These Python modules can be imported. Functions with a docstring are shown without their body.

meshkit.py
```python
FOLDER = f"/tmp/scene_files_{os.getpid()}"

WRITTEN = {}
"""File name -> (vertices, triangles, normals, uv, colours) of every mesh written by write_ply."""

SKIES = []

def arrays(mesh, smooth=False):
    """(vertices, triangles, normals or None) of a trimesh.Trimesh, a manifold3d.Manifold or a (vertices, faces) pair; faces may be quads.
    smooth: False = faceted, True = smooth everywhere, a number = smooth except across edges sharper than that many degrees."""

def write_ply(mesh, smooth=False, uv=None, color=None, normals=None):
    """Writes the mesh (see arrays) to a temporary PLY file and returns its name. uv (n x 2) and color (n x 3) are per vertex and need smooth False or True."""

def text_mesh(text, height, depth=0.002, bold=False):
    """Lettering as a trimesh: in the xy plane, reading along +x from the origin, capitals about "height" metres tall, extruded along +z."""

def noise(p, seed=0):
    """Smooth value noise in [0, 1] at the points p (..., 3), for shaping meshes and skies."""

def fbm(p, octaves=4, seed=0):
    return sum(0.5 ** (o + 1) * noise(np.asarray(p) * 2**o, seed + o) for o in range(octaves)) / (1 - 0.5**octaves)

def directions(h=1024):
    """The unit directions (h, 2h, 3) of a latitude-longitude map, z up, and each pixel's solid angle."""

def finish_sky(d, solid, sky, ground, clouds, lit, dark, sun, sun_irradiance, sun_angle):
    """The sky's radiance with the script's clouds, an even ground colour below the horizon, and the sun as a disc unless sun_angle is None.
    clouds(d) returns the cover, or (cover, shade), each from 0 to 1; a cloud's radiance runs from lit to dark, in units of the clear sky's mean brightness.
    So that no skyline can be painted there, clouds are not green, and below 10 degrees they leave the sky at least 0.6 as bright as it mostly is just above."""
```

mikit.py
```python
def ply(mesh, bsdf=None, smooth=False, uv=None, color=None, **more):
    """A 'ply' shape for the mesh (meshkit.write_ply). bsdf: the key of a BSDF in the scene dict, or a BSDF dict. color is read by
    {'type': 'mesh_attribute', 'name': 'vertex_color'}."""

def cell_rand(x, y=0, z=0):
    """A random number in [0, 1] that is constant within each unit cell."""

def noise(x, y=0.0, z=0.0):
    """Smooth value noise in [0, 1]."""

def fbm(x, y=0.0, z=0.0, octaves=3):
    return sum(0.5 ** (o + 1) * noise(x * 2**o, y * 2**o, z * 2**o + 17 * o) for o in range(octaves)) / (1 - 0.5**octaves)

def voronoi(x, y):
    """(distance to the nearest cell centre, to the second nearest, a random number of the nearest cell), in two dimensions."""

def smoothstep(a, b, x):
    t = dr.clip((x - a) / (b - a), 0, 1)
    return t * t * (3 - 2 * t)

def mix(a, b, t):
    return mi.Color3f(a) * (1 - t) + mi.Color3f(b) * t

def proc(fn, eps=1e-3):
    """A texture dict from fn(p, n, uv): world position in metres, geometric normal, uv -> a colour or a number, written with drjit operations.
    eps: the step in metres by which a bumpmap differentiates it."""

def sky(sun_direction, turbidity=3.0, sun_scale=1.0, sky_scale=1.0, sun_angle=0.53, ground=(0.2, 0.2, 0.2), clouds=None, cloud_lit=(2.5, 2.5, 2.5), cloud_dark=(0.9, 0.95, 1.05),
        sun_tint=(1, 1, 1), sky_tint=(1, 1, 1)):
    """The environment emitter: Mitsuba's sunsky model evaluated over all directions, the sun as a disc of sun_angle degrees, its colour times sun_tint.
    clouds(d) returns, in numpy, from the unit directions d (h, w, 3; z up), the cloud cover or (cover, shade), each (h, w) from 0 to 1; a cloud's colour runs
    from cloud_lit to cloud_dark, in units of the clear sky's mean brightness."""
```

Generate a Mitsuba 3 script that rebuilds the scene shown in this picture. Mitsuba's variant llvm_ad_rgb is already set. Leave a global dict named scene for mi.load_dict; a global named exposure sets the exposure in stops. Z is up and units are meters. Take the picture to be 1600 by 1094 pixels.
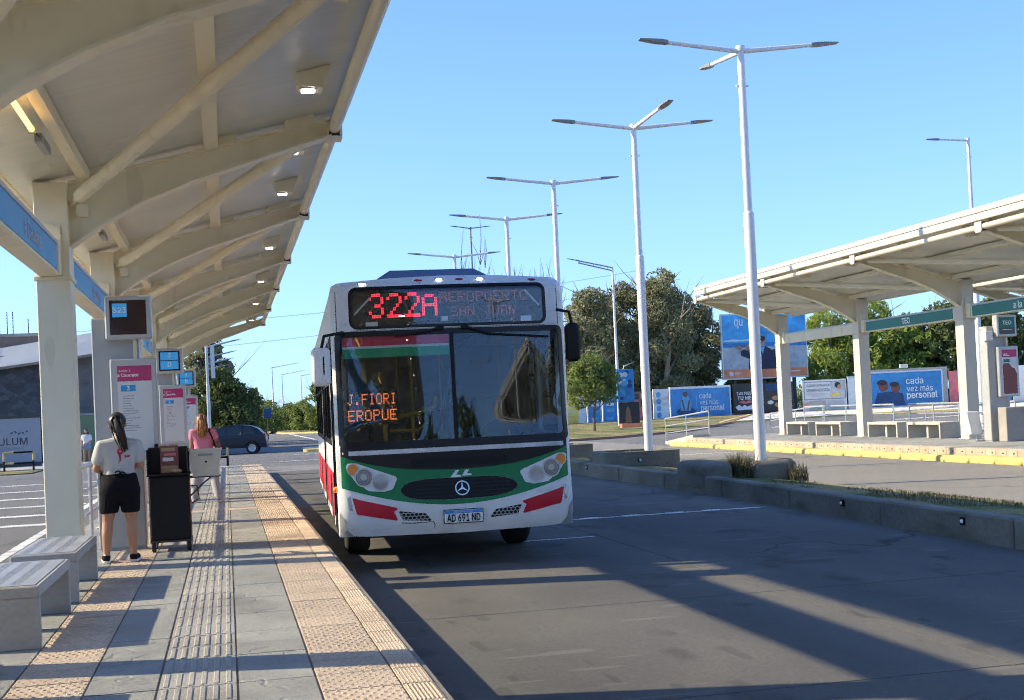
import math
import numpy as np
import trimesh
import manifold3d as m3
import drjit as dr
import mitsuba as mi
import shapely
from shapely.geometry import Polygon, LineString, Point, box as sbox
from shapely import affinity
import mikit
import meshkit
from mikit import noise, fbm, smoothstep, mix, voronoi, cell_rand

T = mi.ScalarTransform4f
scene, labels, USED = {'type': 'scene'}, {}, set()
exposure = 2.0

# ------------------------------------------------------------------ camera, sky, sun
# platform and bus lane run along +Y, X to the right, Z up; the photographer stands on the platform
CAM = [0.0, 0.0, 1.72]
FWD = np.array([0.21861, 0.97564, 0.01861])
UP = np.array([0.04126, -0.02829, 0.99875])
scene['camera'] = {
    'type': 'perspective', 'fov': 43.603, 'fov_axis': 'x', 'near_clip': 0.1, 'far_clip': 5000.0,
    'principal_point_offset_y': -53 / 1094.0,
    'to_world': T().look_at(origin=CAM, target=(np.array(CAM) + FWD).tolist(), up=UP.tolist())}
SUN = [-1.67, 0.42, 1.0]
scene['sky'] = mikit.sky(SUN, turbidity=2.5, sun_scale=1.5, sky_scale=1.85, sky_tint=(0.77, 0.92, 1.25), sun_tint=(0.93, 1.0, 1.0))

# ------------------------------------------------------------------ helpers
def uniq(key):
    k, i = key, 0
    while k in USED:
        i += 1
        k = f'{key}_{i:03d}'
    USED.add(k)
    return k

def thing(name, label, cat, group=None):
    k = uniq(name)
    labels[k] = {'label': label, 'category': cat}
    if group:
        labels[k]['group'] = group
    return k

def put(name, mesh, mat, parent=None, smooth=False, label=None, kind=None, **kw):
    k = uniq(parent + '__' + name if parent else name)
    scene[k] = mikit.ply(mesh, mat, smooth, **kw)
    if label or kind:
        labels[k] = {}
        if label: labels[k]['label'] = label
        if kind: labels[k]['kind'] = kind
    return k

def putd(name, d, parent, tw=None):
    """another entry that reuses the shape dict d under its own key"""
    k = uniq(parent + '__' + name if parent else name)
    scene[k] = dict(d) if tw is None else {**d, 'to_world': tw}
    return k

def single(name, mesh, mat, label, cat, group=None, smooth=False):
    k = thing(name, label, cat, group)
    scene[k] = mikit.ply(mesh, mat, smooth)
    return k

def struct(name, mesh, mat, smooth=False):
    k = put(name, mesh, mat, None, smooth)
    labels[k] = {'kind': 'structure'}
    return k

def tm(v, f):
    return trimesh.Trimesh(np.asarray(v, float), np.asarray(f, int), process=False)

def cat(ms):
    vs, fs, o = [], [], 0
    for m in ms:
        if hasattr(m, 'to_mesh'):
            q = m.to_mesh(); v, f = q.vert_properties[:, :3], q.tri_verts
        else:
            v, f = np.asarray(m.vertices), np.asarray(m.faces)
        vs.append(v); fs.append(f + o); o += len(v)
    return tm(np.vstack(vs), np.vstack(fs))

BF = np.array([[0, 2, 1], [0, 3, 2], [4, 5, 6], [4, 6, 7], [0, 1, 5], [0, 5, 4], [1, 2, 6], [1, 6, 5], [2, 3, 7], [2, 7, 6], [3, 0, 4], [3, 4, 7]])

def box(x0, x1, y0, y1, z0, z1, top=0.0):
    t = top
    return tm([[x0, y0, z0], [x1, y0, z0], [x1, y1, z0], [x0, y1, z0], [x0 + t, y0 + t, z1], [x1 - t, y0 + t, z1], [x1 - t, y1 - t, z1], [x0 + t, y1 - t, z1]], BF)

def cbox(x0, x1, y0, y1, z0, z1, c=0.01):
    p = []
    for x, sx in ((x0, 1), (x1, -1)):
        for y, sy in ((y0, 1), (y1, -1)):
            for z, sz in ((z0, 1), (z1, -1)):
                p += [[x, y + sy * c, z + sz * c], [x + sx * c, y, z + sz * c], [x + sx * c, y + sy * c, z]]
    q = m3.Manifold.hull_points(np.array(p)).to_mesh()
    return tm(q.vert_properties[:, :3], q.tri_verts)

def slab(poly, z0, z1):
    """shapely polygon in xy, extruded in z"""
    if poly.geom_type != 'Polygon':
        return cat([slab(g, z0, z1) for g in poly.geoms if g.geom_type == 'Polygon' and g.area > 1e-9])
    m = trimesh.creation.extrude_polygon(poly, z1 - z0, engine='earcut')
    m.apply_translation([0, 0, z0])
    return m

def prism_y(pts, y0, y1):
    """polygon in (x, z) extruded along y"""
    m = slab(pts if hasattr(pts, 'geom_type') else Polygon(pts).buffer(0), 0, y1 - y0)
    v = np.asarray(m.vertices)
    return tm(np.stack([v[:, 0], y1 - v[:, 2], v[:, 1]], 1), m.faces)

def prism_x(pts, x0, x1):
    """polygon in (y, z) extruded along x"""
    m = slab(pts if hasattr(pts, 'geom_type') else Polygon(pts).buffer(0), 0, x1 - x0)
    v = np.asarray(m.vertices)
    return tm(np.stack([x0 + v[:, 2], v[:, 0], v[:, 1]], 1), m.faces)

def tube(pts, r, n=10, closed=False):
    P = np.asarray(pts, float)
    k = len(P)
    R = np.broadcast_to(np.asarray(r, float), (k,))
    d = np.zeros_like(P)
    if closed:
        d = np.roll(P, -1, 0) - np.roll(P, 1, 0)
    else:
        d[1:-1] = P[2:] - P[:-2]; d[0] = P[1] - P[0]; d[-1] = P[-1] - P[-2]
    d /= np.maximum(np.linalg.norm(d, axis=1, keepdims=True), 1e-12)
    a = np.array([0, 0, 1.0]) if abs(d[0][2]) < 0.9 else np.array([1.0, 0, 0])
    V = []
    ang = np.arange(n) / n * 2 * np.pi
    for i in range(k):
        a = a - (a @ d[i]) * d[i]; a /= np.linalg.norm(a)
        b = np.cross(d[i], a)
        V.append(P[i] + R[i] * (np.cos(ang)[:, None] * a + np.sin(ang)[:, None] * b))
    V = np.vstack(V)
    F = []
    for i in range(k if closed else k - 1):
        for j in range(n):
            p, q = i * n + j, i * n + (j + 1) % n
            s, t = ((i + 1) % k) * n + j, ((i + 1) % k) * n + (j + 1) % n
            F += [[p, q, t], [p, t, s]]
    if not closed:
        V = np.vstack([V, P[0], P[-1]])
        for j in range(n):
            F += [[k * n, (j + 1) % n, j], [k * n + 1, (k - 1) * n + j, (k - 1) * n + (j + 1) % n]]
    return tm(V, F)

def lathe(prof, n=20, axis='z'):
    """profile [(radius, height)] closed solid of revolution"""
    m = trimesh.creation.revolve(np.asarray(prof, float), sections=n)
    v = np.asarray(m.vertices)
    if axis == 'x': v = v[:, [2, 0, 1]]
    if axis == 'y': v = np.stack([v[:, 0], -v[:, 2], v[:, 1]], 1)
    return tm(v, m.faces)

def move(m, x=0, y=0, z=0, rz=0, s=None):
    v = np.asarray(m.vertices, float).copy()
    if s is not None: v = v * np.asarray(s, float)
    if rz:
        c, q = math.cos(rz), math.sin(rz)
        v = np.stack([c * v[:, 0] - q * v[:, 1], q * v[:, 0] + c * v[:, 1], v[:, 2]], 1)
    return tm(v + [x, y, z], m.faces)

def sphere(c, r, n=2, s=(1, 1, 1)):
    m = trimesh.creation.icosphere(subdivisions=n, radius=1.0)
    return tm(np.asarray(m.vertices) * np.asarray(s) * r + np.asarray(c), m.faces)

def text(s, h, face, pos, depth=0.003, bold=False, fit=None):
    """lettering centred at pos, standing upright and read from the side that face names ('-y', '+x', '-x')"""
    m = meshkit.text_mesh(s, h, depth, bold)
    v = np.asarray(m.vertices, float).copy()
    if fit: v[:, 0] *= fit / np.ptp(v[:, 0])
    v[:, 0] -= (v[:, 0].min() + v[:, 0].max()) / 2
    v[:, 1] -= (v[:, 1].min() + v[:, 1].max()) / 2
    x, y, z = v.T
    if face == '-y': w = np.stack([x, -z, y], 1)
    elif face == '+x': w = np.stack([z, x, y], 1)
    else: w = np.stack([-z, -x, y], 1)
    return tm(w + np.asarray(pos), m.faces)

# ------------------------------------------------------------------ materials
def mat(name, rgb, rough=0.6, metal=0.0, two=True, **kw):
    b = {'type': 'principled', 'base_color': rgb if isinstance(rgb, dict) else {'type': 'rgb', 'value': list(rgb)}, 'roughness': rough, 'metallic': metal, **kw}
    scene['m_' + name] = {'type': 'twosided', 'bsdf': b} if two else b
    return 'm_' + name

def bumped(name, fn_col, fn_h, rough=0.7, scale=1.0, eps=2e-3, **kw):
    b = {'type': 'principled', 'base_color': mikit.proc(fn_col), 'roughness': rough, **kw}
    scene['m_' + name] = {'type': 'twosided', 'bsdf': {'type': 'bumpmap', 'arbitrary': mikit.proc(fn_h, eps), 'scale': scale, 'bsdf': b}}
    return 'm_' + name

def spotty(rgb, amt=0.25, f=2.0, f2=18.0, dirt=None):
    def fn(p, n, uv):
        a = fbm(p.x * f, p.y * f, p.z * f, 4)
        b = noise(p.x * f2, p.y * f2, p.z * f2)
        k = 1 + amt * ((a - 0.5) * 2.2 + (b - 0.5) * 0.7)
        c = mi.Color3f(*rgb) * k
        if dirt is not None:
            c = mix(c, dirt, 0.75 * smoothstep(0.58, 0.8, fbm(p.x * f * 0.7 + 9, p.y * f * 0.7, p.z * f * 2, 4)))
        return c
    return mikit.proc(fn)

def painted(rgb, dirt):
    def fn(p, n, uv):
        a = fbm(p.x * 1.2, p.y * 1.2, p.z * 1.2, 4)
        s = smoothstep(0.56, 0.78, fbm(p.x * 5.0, p.y * 5.0, p.z * 0.55, 4))
        rust = smoothstep(0.74, 0.80, fbm(p.x * 6.0 + 3, p.y * 6.0, p.z * 1.2, 3))
        c = mix(mi.Color3f(*rgb) * (1 + 0.12 * (a - 0.5)), dirt, 0.45 * s)
        return mix(c, (0.36, 0.26, 0.15), 0.18 * rust)
    return mikit.proc(fn)
def road_col(base, warm):
    def fn(p, n, uv):
        a = fbm(p.x * 0.5, p.y * 0.22, 3.0, 5)
        g = noise(p.x * 60, p.y * 60) * 0.6 + noise(p.x * 150, p.y * 150) * 0.4
        tyre = dr.exp(-dr.square((dr.abs(p.x - 2.9) - 0.95) / 0.3)) + dr.exp(-dr.square((dr.abs(p.x - 6.3) - 0.95) / 0.3))
        spot = smoothstep(0.66, 0.80, fbm(p.x * 1.7, p.y * 1.1, 8.0, 3))
        drip = smoothstep(0.80, 0.90, noise(p.x * 7.0, p.y * 3.0)) * smoothstep(0.5, 0.6, fbm(p.x * 0.8, p.y * 0.4, 2.0, 2))
        crack = smoothstep(0.012, 0.003, dr.abs(fbm(p.x * 0.55, p.y * 0.4, 14.0, 4) - 0.47)) * smoothstep(0.45, 0.55, fbm(p.x * .3, p.y * .3, 5.0, 2))
        scuff = smoothstep(0.78, 0.86, noise(p.x * 2.2, p.y * 14.0, 3.0)) * smoothstep(0.55, 0.65, noise(p.x * 0.9, p.y * 0.7, 9.0))
        k = 1 + 0.8 * (a - 0.5) + 0.3 * (g - 0.5) - 0.25 * tyre * fbm(p.x, p.y * 0.3, 1.0, 2) - 0.3 * spot - 0.22 * drip - 0.4 * crack + 0.3 * scuff
        return mix(mi.Color3f(*base), mi.Color3f(*warm), smoothstep(0.35, 0.7, fbm(p.x * 0.9 + 5, p.y * 0.6, 1.0, 3))) * k
    return fn
def road_h(p, n, uv):
    return 0.0016 * noise(p.x * 70, p.y * 70) + 0.0010 * noise(p.x * 180, p.y * 180)
bumped('road', road_col((0.092, 0.089, 0.083), (0.106, 0.101, 0.091)), road_h, 0.85)
def asph_col(base):
    def fn(p, n, uv):
        a = fbm(p.x * 0.13, p.y * 0.13, 1.0, 5)
        g = noise(p.x * 40, p.y * 40)
        crack = smoothstep(0.02, 0.0, dr.abs(fbm(p.x * 0.35, p.y * 0.35, 4.0, 4) - 0.5))
        return mi.Color3f(*base) * (1 + 0.55 * (a - 0.5) + 0.22 * (g - 0.5) - 0.25 * crack)
    return fn
scene['m_asphalt'] = {'type': 'twosided', 'bsdf': {'type': 'principled', 'base_color': mikit.proc(asph_col((0.12, 0.118, 0.115))), 'roughness': 0.9}}
scene['m_road_pale'] = {'type': 'twosided', 'bsdf': {'type': 'principled', 'base_color': mikit.proc(asph_col((0.185, 0.175, 0.158))), 'roughness': 0.9}}
mat('marking', spotty((0.55, 0.55, 0.53), 0.35, 3.0, 25.0, (0.25, 0.24, 0.23)), 0.7)
mat('yellow_paint', spotty((0.58, 0.45, 0.15), 0.25, 2.5, 20.0, (0.35, 0.28, 0.14)), 0.6)
def grass_col(p, n, uv):
    a = fbm(p.x * 0.8, p.y * 0.8, 0.0, 4)
    return mix((0.075, 0.095, 0.03), (0.2, 0.16, 0.075), smoothstep(0.35, 0.65, a)) * (0.6 + 0.8 * noise(p.x * 25, p.y * 25))
mat('grass', mikit.proc(grass_col), 0.95)
def blade_col(p, n, uv):
    return mix((0.06, 0.068, 0.028), (0.17, 0.14, 0.075), noise(p.x * 6, p.y * 6)) * (0.7 + 0.6 * noise(p.x * 50, p.y * 50))
mat('blades', mikit.proc(blade_col), 0.8)
# paving
def stone_col(base):
    def fn(p, n, uv):
        t = cell_rand(dr.floor(p.x / 0.42), dr.floor(p.y / 0.42))
        a = fbm(p.x * 3, p.y * 3, 1.0, 5)
        g = noise(p.x * 90, p.y * 90)
        grime = smoothstep(0.55, 0.8, fbm(p.x * 1.3, p.y * 0.9, 6.0, 4))
        return mi.Color3f(*base) * (1 + 0.16 * (t - 0.5) + 0.35 * (a - 0.5) + 0.18 * (g - 0.5) - 0.28 * grime)
    return fn
def stone_h(p, n, uv):
    r = fbm(p.x * 7, p.y * 5, 0.0, 4)
    s = dr.abs(fbm(p.x * 2.4 + 4, p.y * 3.1, 2.0, 3) - 0.5)
    return 0.006 * r - 0.005 * smoothstep(0.03, 0.0, s) + 0.0008 * noise(p.x * 120, p.y * 120)
bumped('slab_grey', stone_col((0.225, 0.228, 0.218)), stone_h, 0.8)
def fine_h(p, n, uv):
    return 0.0012 * noise(p.x * 90, p.y * 90) + 0.002 * fbm(p.x * 9, p.y * 9, 1.0, 2)
bumped('tile_tan', stone_col((0.41, 0.33, 0.255)), fine_h, 0.8)
bumped('tile_guide', stone_col((0.275, 0.265, 0.245)), fine_h, 0.8)
mat('concrete', spotty((0.33, 0.305, 0.275), 0.22, 2.2, 40.0, (0.2, 0.185, 0.165)), 0.85)
mat('concrete_pale', spotty((0.47, 0.44, 0.37), 0.2, 1.7, 30.0, (0.3, 0.28, 0.23)), 0.85)
mat('bench_plate', spotty((0.36, 0.37, 0.38), 0.15, 3.0, 30.0), 0.5, 0.4)
mat('concrete_mossy', spotty((0.15, 0.145, 0.12), 0.45, 1.3, 25.0, (0.06, 0.07, 0.04)), 0.9)
mat('kerb_dark', spotty((0.17, 0.16, 0.15), 0.35, 2.0, 30.0, (0.08, 0.08, 0.075)), 0.9)
# steel and paint
mat('cream', painted((0.69, 0.625, 0.455), (0.56, 0.49, 0.34)), 0.42)
mat('cream_white', painted((0.59, 0.53, 0.43), (0.48, 0.42, 0.33)), 0.4)
def sheet_col(p, n, uv):
    s = fbm(p.x * 0.8, p.y * 1.2, 2.0, 3) * 0.7 + noise(p.x * 0.7 + 3, p.y * 30) * 0.3
    return mi.Color3f(0.62, 0.62, 0.56) * (0.90 + 0.2 * s)
mat('sheet', mikit.proc(sheet_col), 0.42, 0.3)
mat('dark_steel', (0.045, 0.042, 0.04), 0.5)
mat('galvanised', spotty((0.5, 0.51, 0.52), 0.15, 3.0, 30.0), 0.38, 0.6)
mat('white_paint', spotty((0.74, 0.74, 0.73), 0.06, 1.5, 15.0), 0.4)
mat('lamp_grey', (0.22, 0.23, 0.24), 0.45)
mat('grey_panel', spotty((0.36, 0.37, 0.37), 0.07, 1.5, 12.0), 0.4)
mat('silver_frame', (0.45, 0.46, 0.46), 0.35, 0.3)
mat('blue_sign', (0.06, 0.29, 0.56), 0.45)
mat('sky_sign', (0.03, 0.28, 0.62), 0.4)
mat('green_sign', (0.015, 0.16, 0.13), 0.4)
mat('pink_sign', (0.48, 0.035, 0.15), 0.4)
mat('screen_dark', (0.028, 0.008, 0.012), 0.12)
mat('poster_white', (0.62, 0.63, 0.62), 0.4)
mat('print_grey', (0.25, 0.26, 0.27), 0.6)
mat('letter_white', (0.8, 0.8, 0.8), 0.5)
mat('letter_dim', (0.30, 0.40, 0.50), 0.6)
mat('black', (0.008, 0.008, 0.009), 0.55, specular=0.25)
mat('black_gloss', (0.008, 0.008, 0.010), 0.3, specular=0.3)
mat('rubber', spotty((0.022, 0.021, 0.02), 0.3, 6.0, 60.0), 0.85)
# bus
mat('bus_white', spotty((0.66, 0.66, 0.64), 0.08, 2.5, 30.0, (0.46, 0.44, 0.39)), 0.35, clearcoat=0.3)
mat('bus_green', spotty((0.002, 0.17, 0.055), 0.08, 3.0, 30.0), 0.35, clearcoat=0.25, specular=0.3)
mat('bus_red', spotty((0.50, 0.010, 0.028), 0.08, 3.0, 30.0), 0.35, clearcoat=0.25, specular=0.3)
mat('chrome', (0.55, 0.55, 0.56), 0.25, 1.0)
mat('silver_strip', spotty((0.55, 0.55, 0.55), 0.3, 5.0, 40.0, (0.2, 0.19, 0.18)), 0.4, 0.3)
mat('amber_lens', (0.75, 0.22, 0.01), 0.2, clearcoat=1.0)
mat('lens_glass', (0.28, 0.29, 0.30), 0.15, 0.5, clearcoat=0.6)
mat('lens_dark', (0.10, 0.10, 0.12), 0.1, 0.3, clearcoat=1.0)
mat('bus_floor', (0.06, 0.06, 0.06), 0.8)
mat('interior', (0.07, 0.072, 0.075), 0.7)
mat('dash', (0.03, 0.03, 0.032), 0.6)
mat('seat_blue', (0.03, 0.05, 0.10), 0.8)
mat('yellow_rail', (0.72, 0.45, 0.02), 0.35)
mat('ac_blue', (0.10, 0.13, 0.22), 0.35)
mat('banner_red', (0.75, 0.03, 0.08), 0.6)
mat('banner_green', (0.015, 0.38, 0.15), 0.6)
mat('banner_white', (0.75, 0.75, 0.75), 0.6)
scene['m_glass'] = {'type': 'thindielectric', 'int_ior': 1.5, 'specular_reflectance': {'type': 'rgb', 'value': [0.8, 0.9, 1.0]}, 'specular_transmittance': {'type': 'rgb', 'value': [0.66, 0.72, 0.72]}}
scene['m_glass_clear'] = {'type': 'thindielectric', 'int_ior': 1.4}
scene['m_glass_dark'] = {'type': 'thindielectric', 'int_ior': 1.55, 'specular_transmittance': {'type': 'rgb', 'value': [0.22, 0.25, 0.26]}}
# people
mat('skin', (0.38, 0.19, 0.115), 0.5)
mat('skin_tan', (0.30, 0.14, 0.08), 0.5)
mat('hair_dark', (0.02, 0.013, 0.010), 0.38)
mat('hair_auburn', (0.17, 0.06, 0.022), 0.4)
mat('hair_blond', (0.42, 0.22, 0.07), 0.45)
mat('tee_grey', spotty((0.43, 0.435, 0.44), 0.06, 9.0, 60.0), 0.9)
mat('tee_white', (0.7, 0.7, 0.7), 0.9)
mat('pink_top', spotty((0.60, 0.20, 0.27), 0.08, 9.0, 60.0), 0.9)
mat('shorts_black', (0.008, 0.008, 0.012), 0.9, specular=0.15)
mat('denim', (0.18, 0.25, 0.36), 0.9)
mat('trousers_grey', spotty((0.34, 0.33, 0.33), 0.1, 8.0, 60.0), 0.9)
mat('print_red', (0.40, 0.02, 0.04), 0.8)
mat('shoe_white', (0.7, 0.68, 0.66), 0.6)
mat('tub', spotty((0.52, 0.48, 0.40), 0.12, 6.0, 40.0), 0.4)
mat('card_brown', (0.42, 0.25, 0.13), 0.6)
mat('card_red', (0.20, 0.06, 0.055), 0.5)
mat('steel', (0.6, 0.58, 0.55), 0.25, 0.9)
mat('car_blue', (0.010, 0.015, 0.028), 0.3, clearcoat=0.35, specular=0.3)
mat('window_dark', (0.012, 0.014, 0.016), 0.06, clearcoat=1.0)
# far setting
mat('bark', spotty((0.16, 0.12, 0.09), 0.4, 1.5, 12.0), 0.95)
mat('bark_pale', spotty((0.34, 0.28, 0.21), 0.3, 1.5, 12.0), 0.95)
def leafm(name, a, b, thin=0.35):
    def fn(p, n, uv):
        k = cell_rand(p.x * 3.1, p.y * 3.1, p.z * 3.1)
        return mix(a, b, 0.55 * fbm(p.x * 0.45, p.y * 0.45, p.z * 0.45, 3) + 0.45 * k)
    scene['m_' + name] = {'type': 'principledthin', 'base_color': mikit.proc(fn), 'roughness': 0.55, 'diff_trans': thin}
leafm('leaf_euca', (0.13, 0.15, 0.075), (0.44, 0.42, 0.24), 0.6)
leafm('leaf_dark', (0.07, 0.10, 0.04), (0.20, 0.23, 0.09), 0.45)
leafm('leaf_bright', (0.15, 0.24, 0.05), (0.46, 0.52, 0.14), 0.8)
leafm('leaf_mid', (0.11, 0.16, 0.045), (0.32, 0.36, 0.12), 0.6)
mat('twig', (0.12, 0.10, 0.085), 0.9)
def stonewall(p, n, uv):
    a, b, w = voronoi(p.x * 3.2, p.z * 4.6)
    return mi.Color3f(0.075, 0.08, 0.085) * (0.7 + 0.6 * w) * (0.75 + 0.25 * smoothstep(0.02, 0.12, b - a))
mat('stone_cladding', mikit.proc(stonewall), 0.85)
mat('brick_far', spotty((0.20, 0.15, 0.115), 0.25, 1.0, 5.0), 0.9)
mat('roof_pale', spotty((0.36, 0.38, 0.40), 0.06, 0.5, 4.0), 0.45)
mat('banner_pale', spotty((0.26, 0.285, 0.32), 0.06, 0.6, 3.0), 0.6)
mat('letter_dark', (0.03, 0.035, 0.05), 0.6)
mat('green_wall', (0.16, 0.22, 0.13), 0.8)
def poster(rgb):
    return spotty(rgb, 0.38, 0.6, 3.0)
mat('board_white', spotty((0.78, 0.78, 0.76), 0.08, 0.6, 4.0, (0.42, 0.40, 0.36)), 0.6)
mat('board_blue', poster((0.04, 0.24, 0.54)), 0.5)
mat('board_blue_light', poster((0.10, 0.38, 0.62)), 0.5)
mat('board_deep', poster((0.012, 0.06, 0.17)), 0.5)
mat('board_yellow', poster((0.86, 0.60, 0.10)), 0.5)
mat('board_black', poster((0.03, 0.03, 0.032)), 0.5)
mat('board_orange', poster((0.88, 0.27, 0.11)), 0.5)
mat('board_sky', poster((0.08, 0.42, 0.78)), 0.5)
mat('board_grey', poster((0.52, 0.52, 0.52)), 0.5)
mat('board_pink', poster((0.62, 0.16, 0.17)), 0.5)
mat('board_skin', poster((0.52, 0.30, 0.22)), 0.6)
mat('board_suit', poster((0.03, 0.035, 0.07)), 0.6)
mat('board_mint', poster((0.45, 0.62, 0.58)), 0.5)
mat('brown_wall', (0.28, 0.14, 0.08), 0.7)
mat('traffic_yellow', (0.6, 0.30, 0.01), 0.4)
mat('flower_red', (0.35, 0.03, 0.02), 0.6)

def glow(rgb, m='m_black'):
    return {'emitter': {'type': 'area', 'radiance': {'type': 'rgb', 'value': list(rgb)}}}

# ------------------------------------------------------------------ the ground and the roads
struct('ground', box(-1500, 1500, -600, 2600, -0.5, -0.012), 'm_asphalt')
# bus lane: concrete slabs with open joints
lane = uniq('bus_lane')
scene[lane] = mikit.ply(box(1.0, 8.45, -20, 47, -0.2, -0.008), 'm_kerb_dark'); labels[lane] = {'kind': 'structure'}
for x0, x1, x2, x3 in ((1.06, 4.655, 1.06, 4.655), (4.668, 8.36, 4.668, 8.36)):
    d = mikit.ply(box(x0, x1, 0.006, 3.494, -0.02, 0.0), 'm_road')
    for k in range(-7, 11):
        putd('slab', d, lane, T().translate([0, 7.05 + 3.5 * k - 3.5, 0.0007 * (k % 3)]))
# painted line across the lane, with ticks
ln = [sbox(5.0, 18.52, 8.1, 18.62)] + [sbox(x, 18.62, x + 0.28, 18.72) for x in (5.15, 5.8, 6.5, 7.1)] + [sbox(3.4, 16.0, 4.6, 16.06)]
struct('lane_marking', slab(shapely.union_all(ln), 0.0025, 0.0045), 'm_marking')
struct('far_lane', box(10.62, 16.3, -30, 62, -0.2, -0.004), 'm_road_pale')
# crossing stripes and a line on the street left of the platform
st = [sbox(-14, y, -3.2, y + 0.42) for y in (24.5, 27.2, 30.4, 34, 38, 42.5)] + [sbox(-3.15, 10, -3.0, 44)]
st += [affinity.rotate(sbox(-9, 15.0, -3.4, 15.3), 6), affinity.rotate(sbox(-9, 19.5, -3.6, 19.8), 4)]
struct('crossing_marking', slab(shapely.union_all(st), -0.010, -0.006), 'm_marking')
cm = [sbox(6.5, 45.5, 14, 45.62), sbox(2, 52, 9, 52.3), sbox(3, 60.5, 12, 60.75), sbox(9.5, 56, 9.65, 60), sbox(12, 38, 15.5, 38.12), sbox(6.5, 81, 6.7, 150), sbox(11.5, 90, 11.7, 150)]
struct('junction_marking', slab(shapely.union_all(cm), -0.010, 0.0), 'm_marking')

# ------------------------------------------------------------------ left platform with its paving
plat = uniq('platform')
scene[plat] = mikit.ply(cat([box(-2.05, 1.04, -20, 41.3, -0.1, 0.291), cbox(1.0, 1.06, -20, 41.3, -0.1, 0.262, 0.01)]), 'm_kerb_dark')
labels[plat] = {'kind': 'structure'}
U = 0.42
strips = [('paving_slab', -2.04, -1.232, 'm_slab_grey', 2), ('tactile_tile', -1.226, -0.808, 'm_tile_tan', 1), ('paving_slab', -0.802, -0.424, 'm_slab_grey', 2),
          ('guide_tile', -0.418, -0.002, 'm_tile_guide', 1), ('paving_slab', 0.004, 0.416, 'm_slab_grey', 2), ('tactile_tile', 0.424, 0.836, 'm_tile_tan', 1),
          ('edge_tile', 0.842, 1.008, 'm_tile_tan', 1)]
rng = np.random.default_rng(5)
Y0, N0 = 4.62, 24
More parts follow.
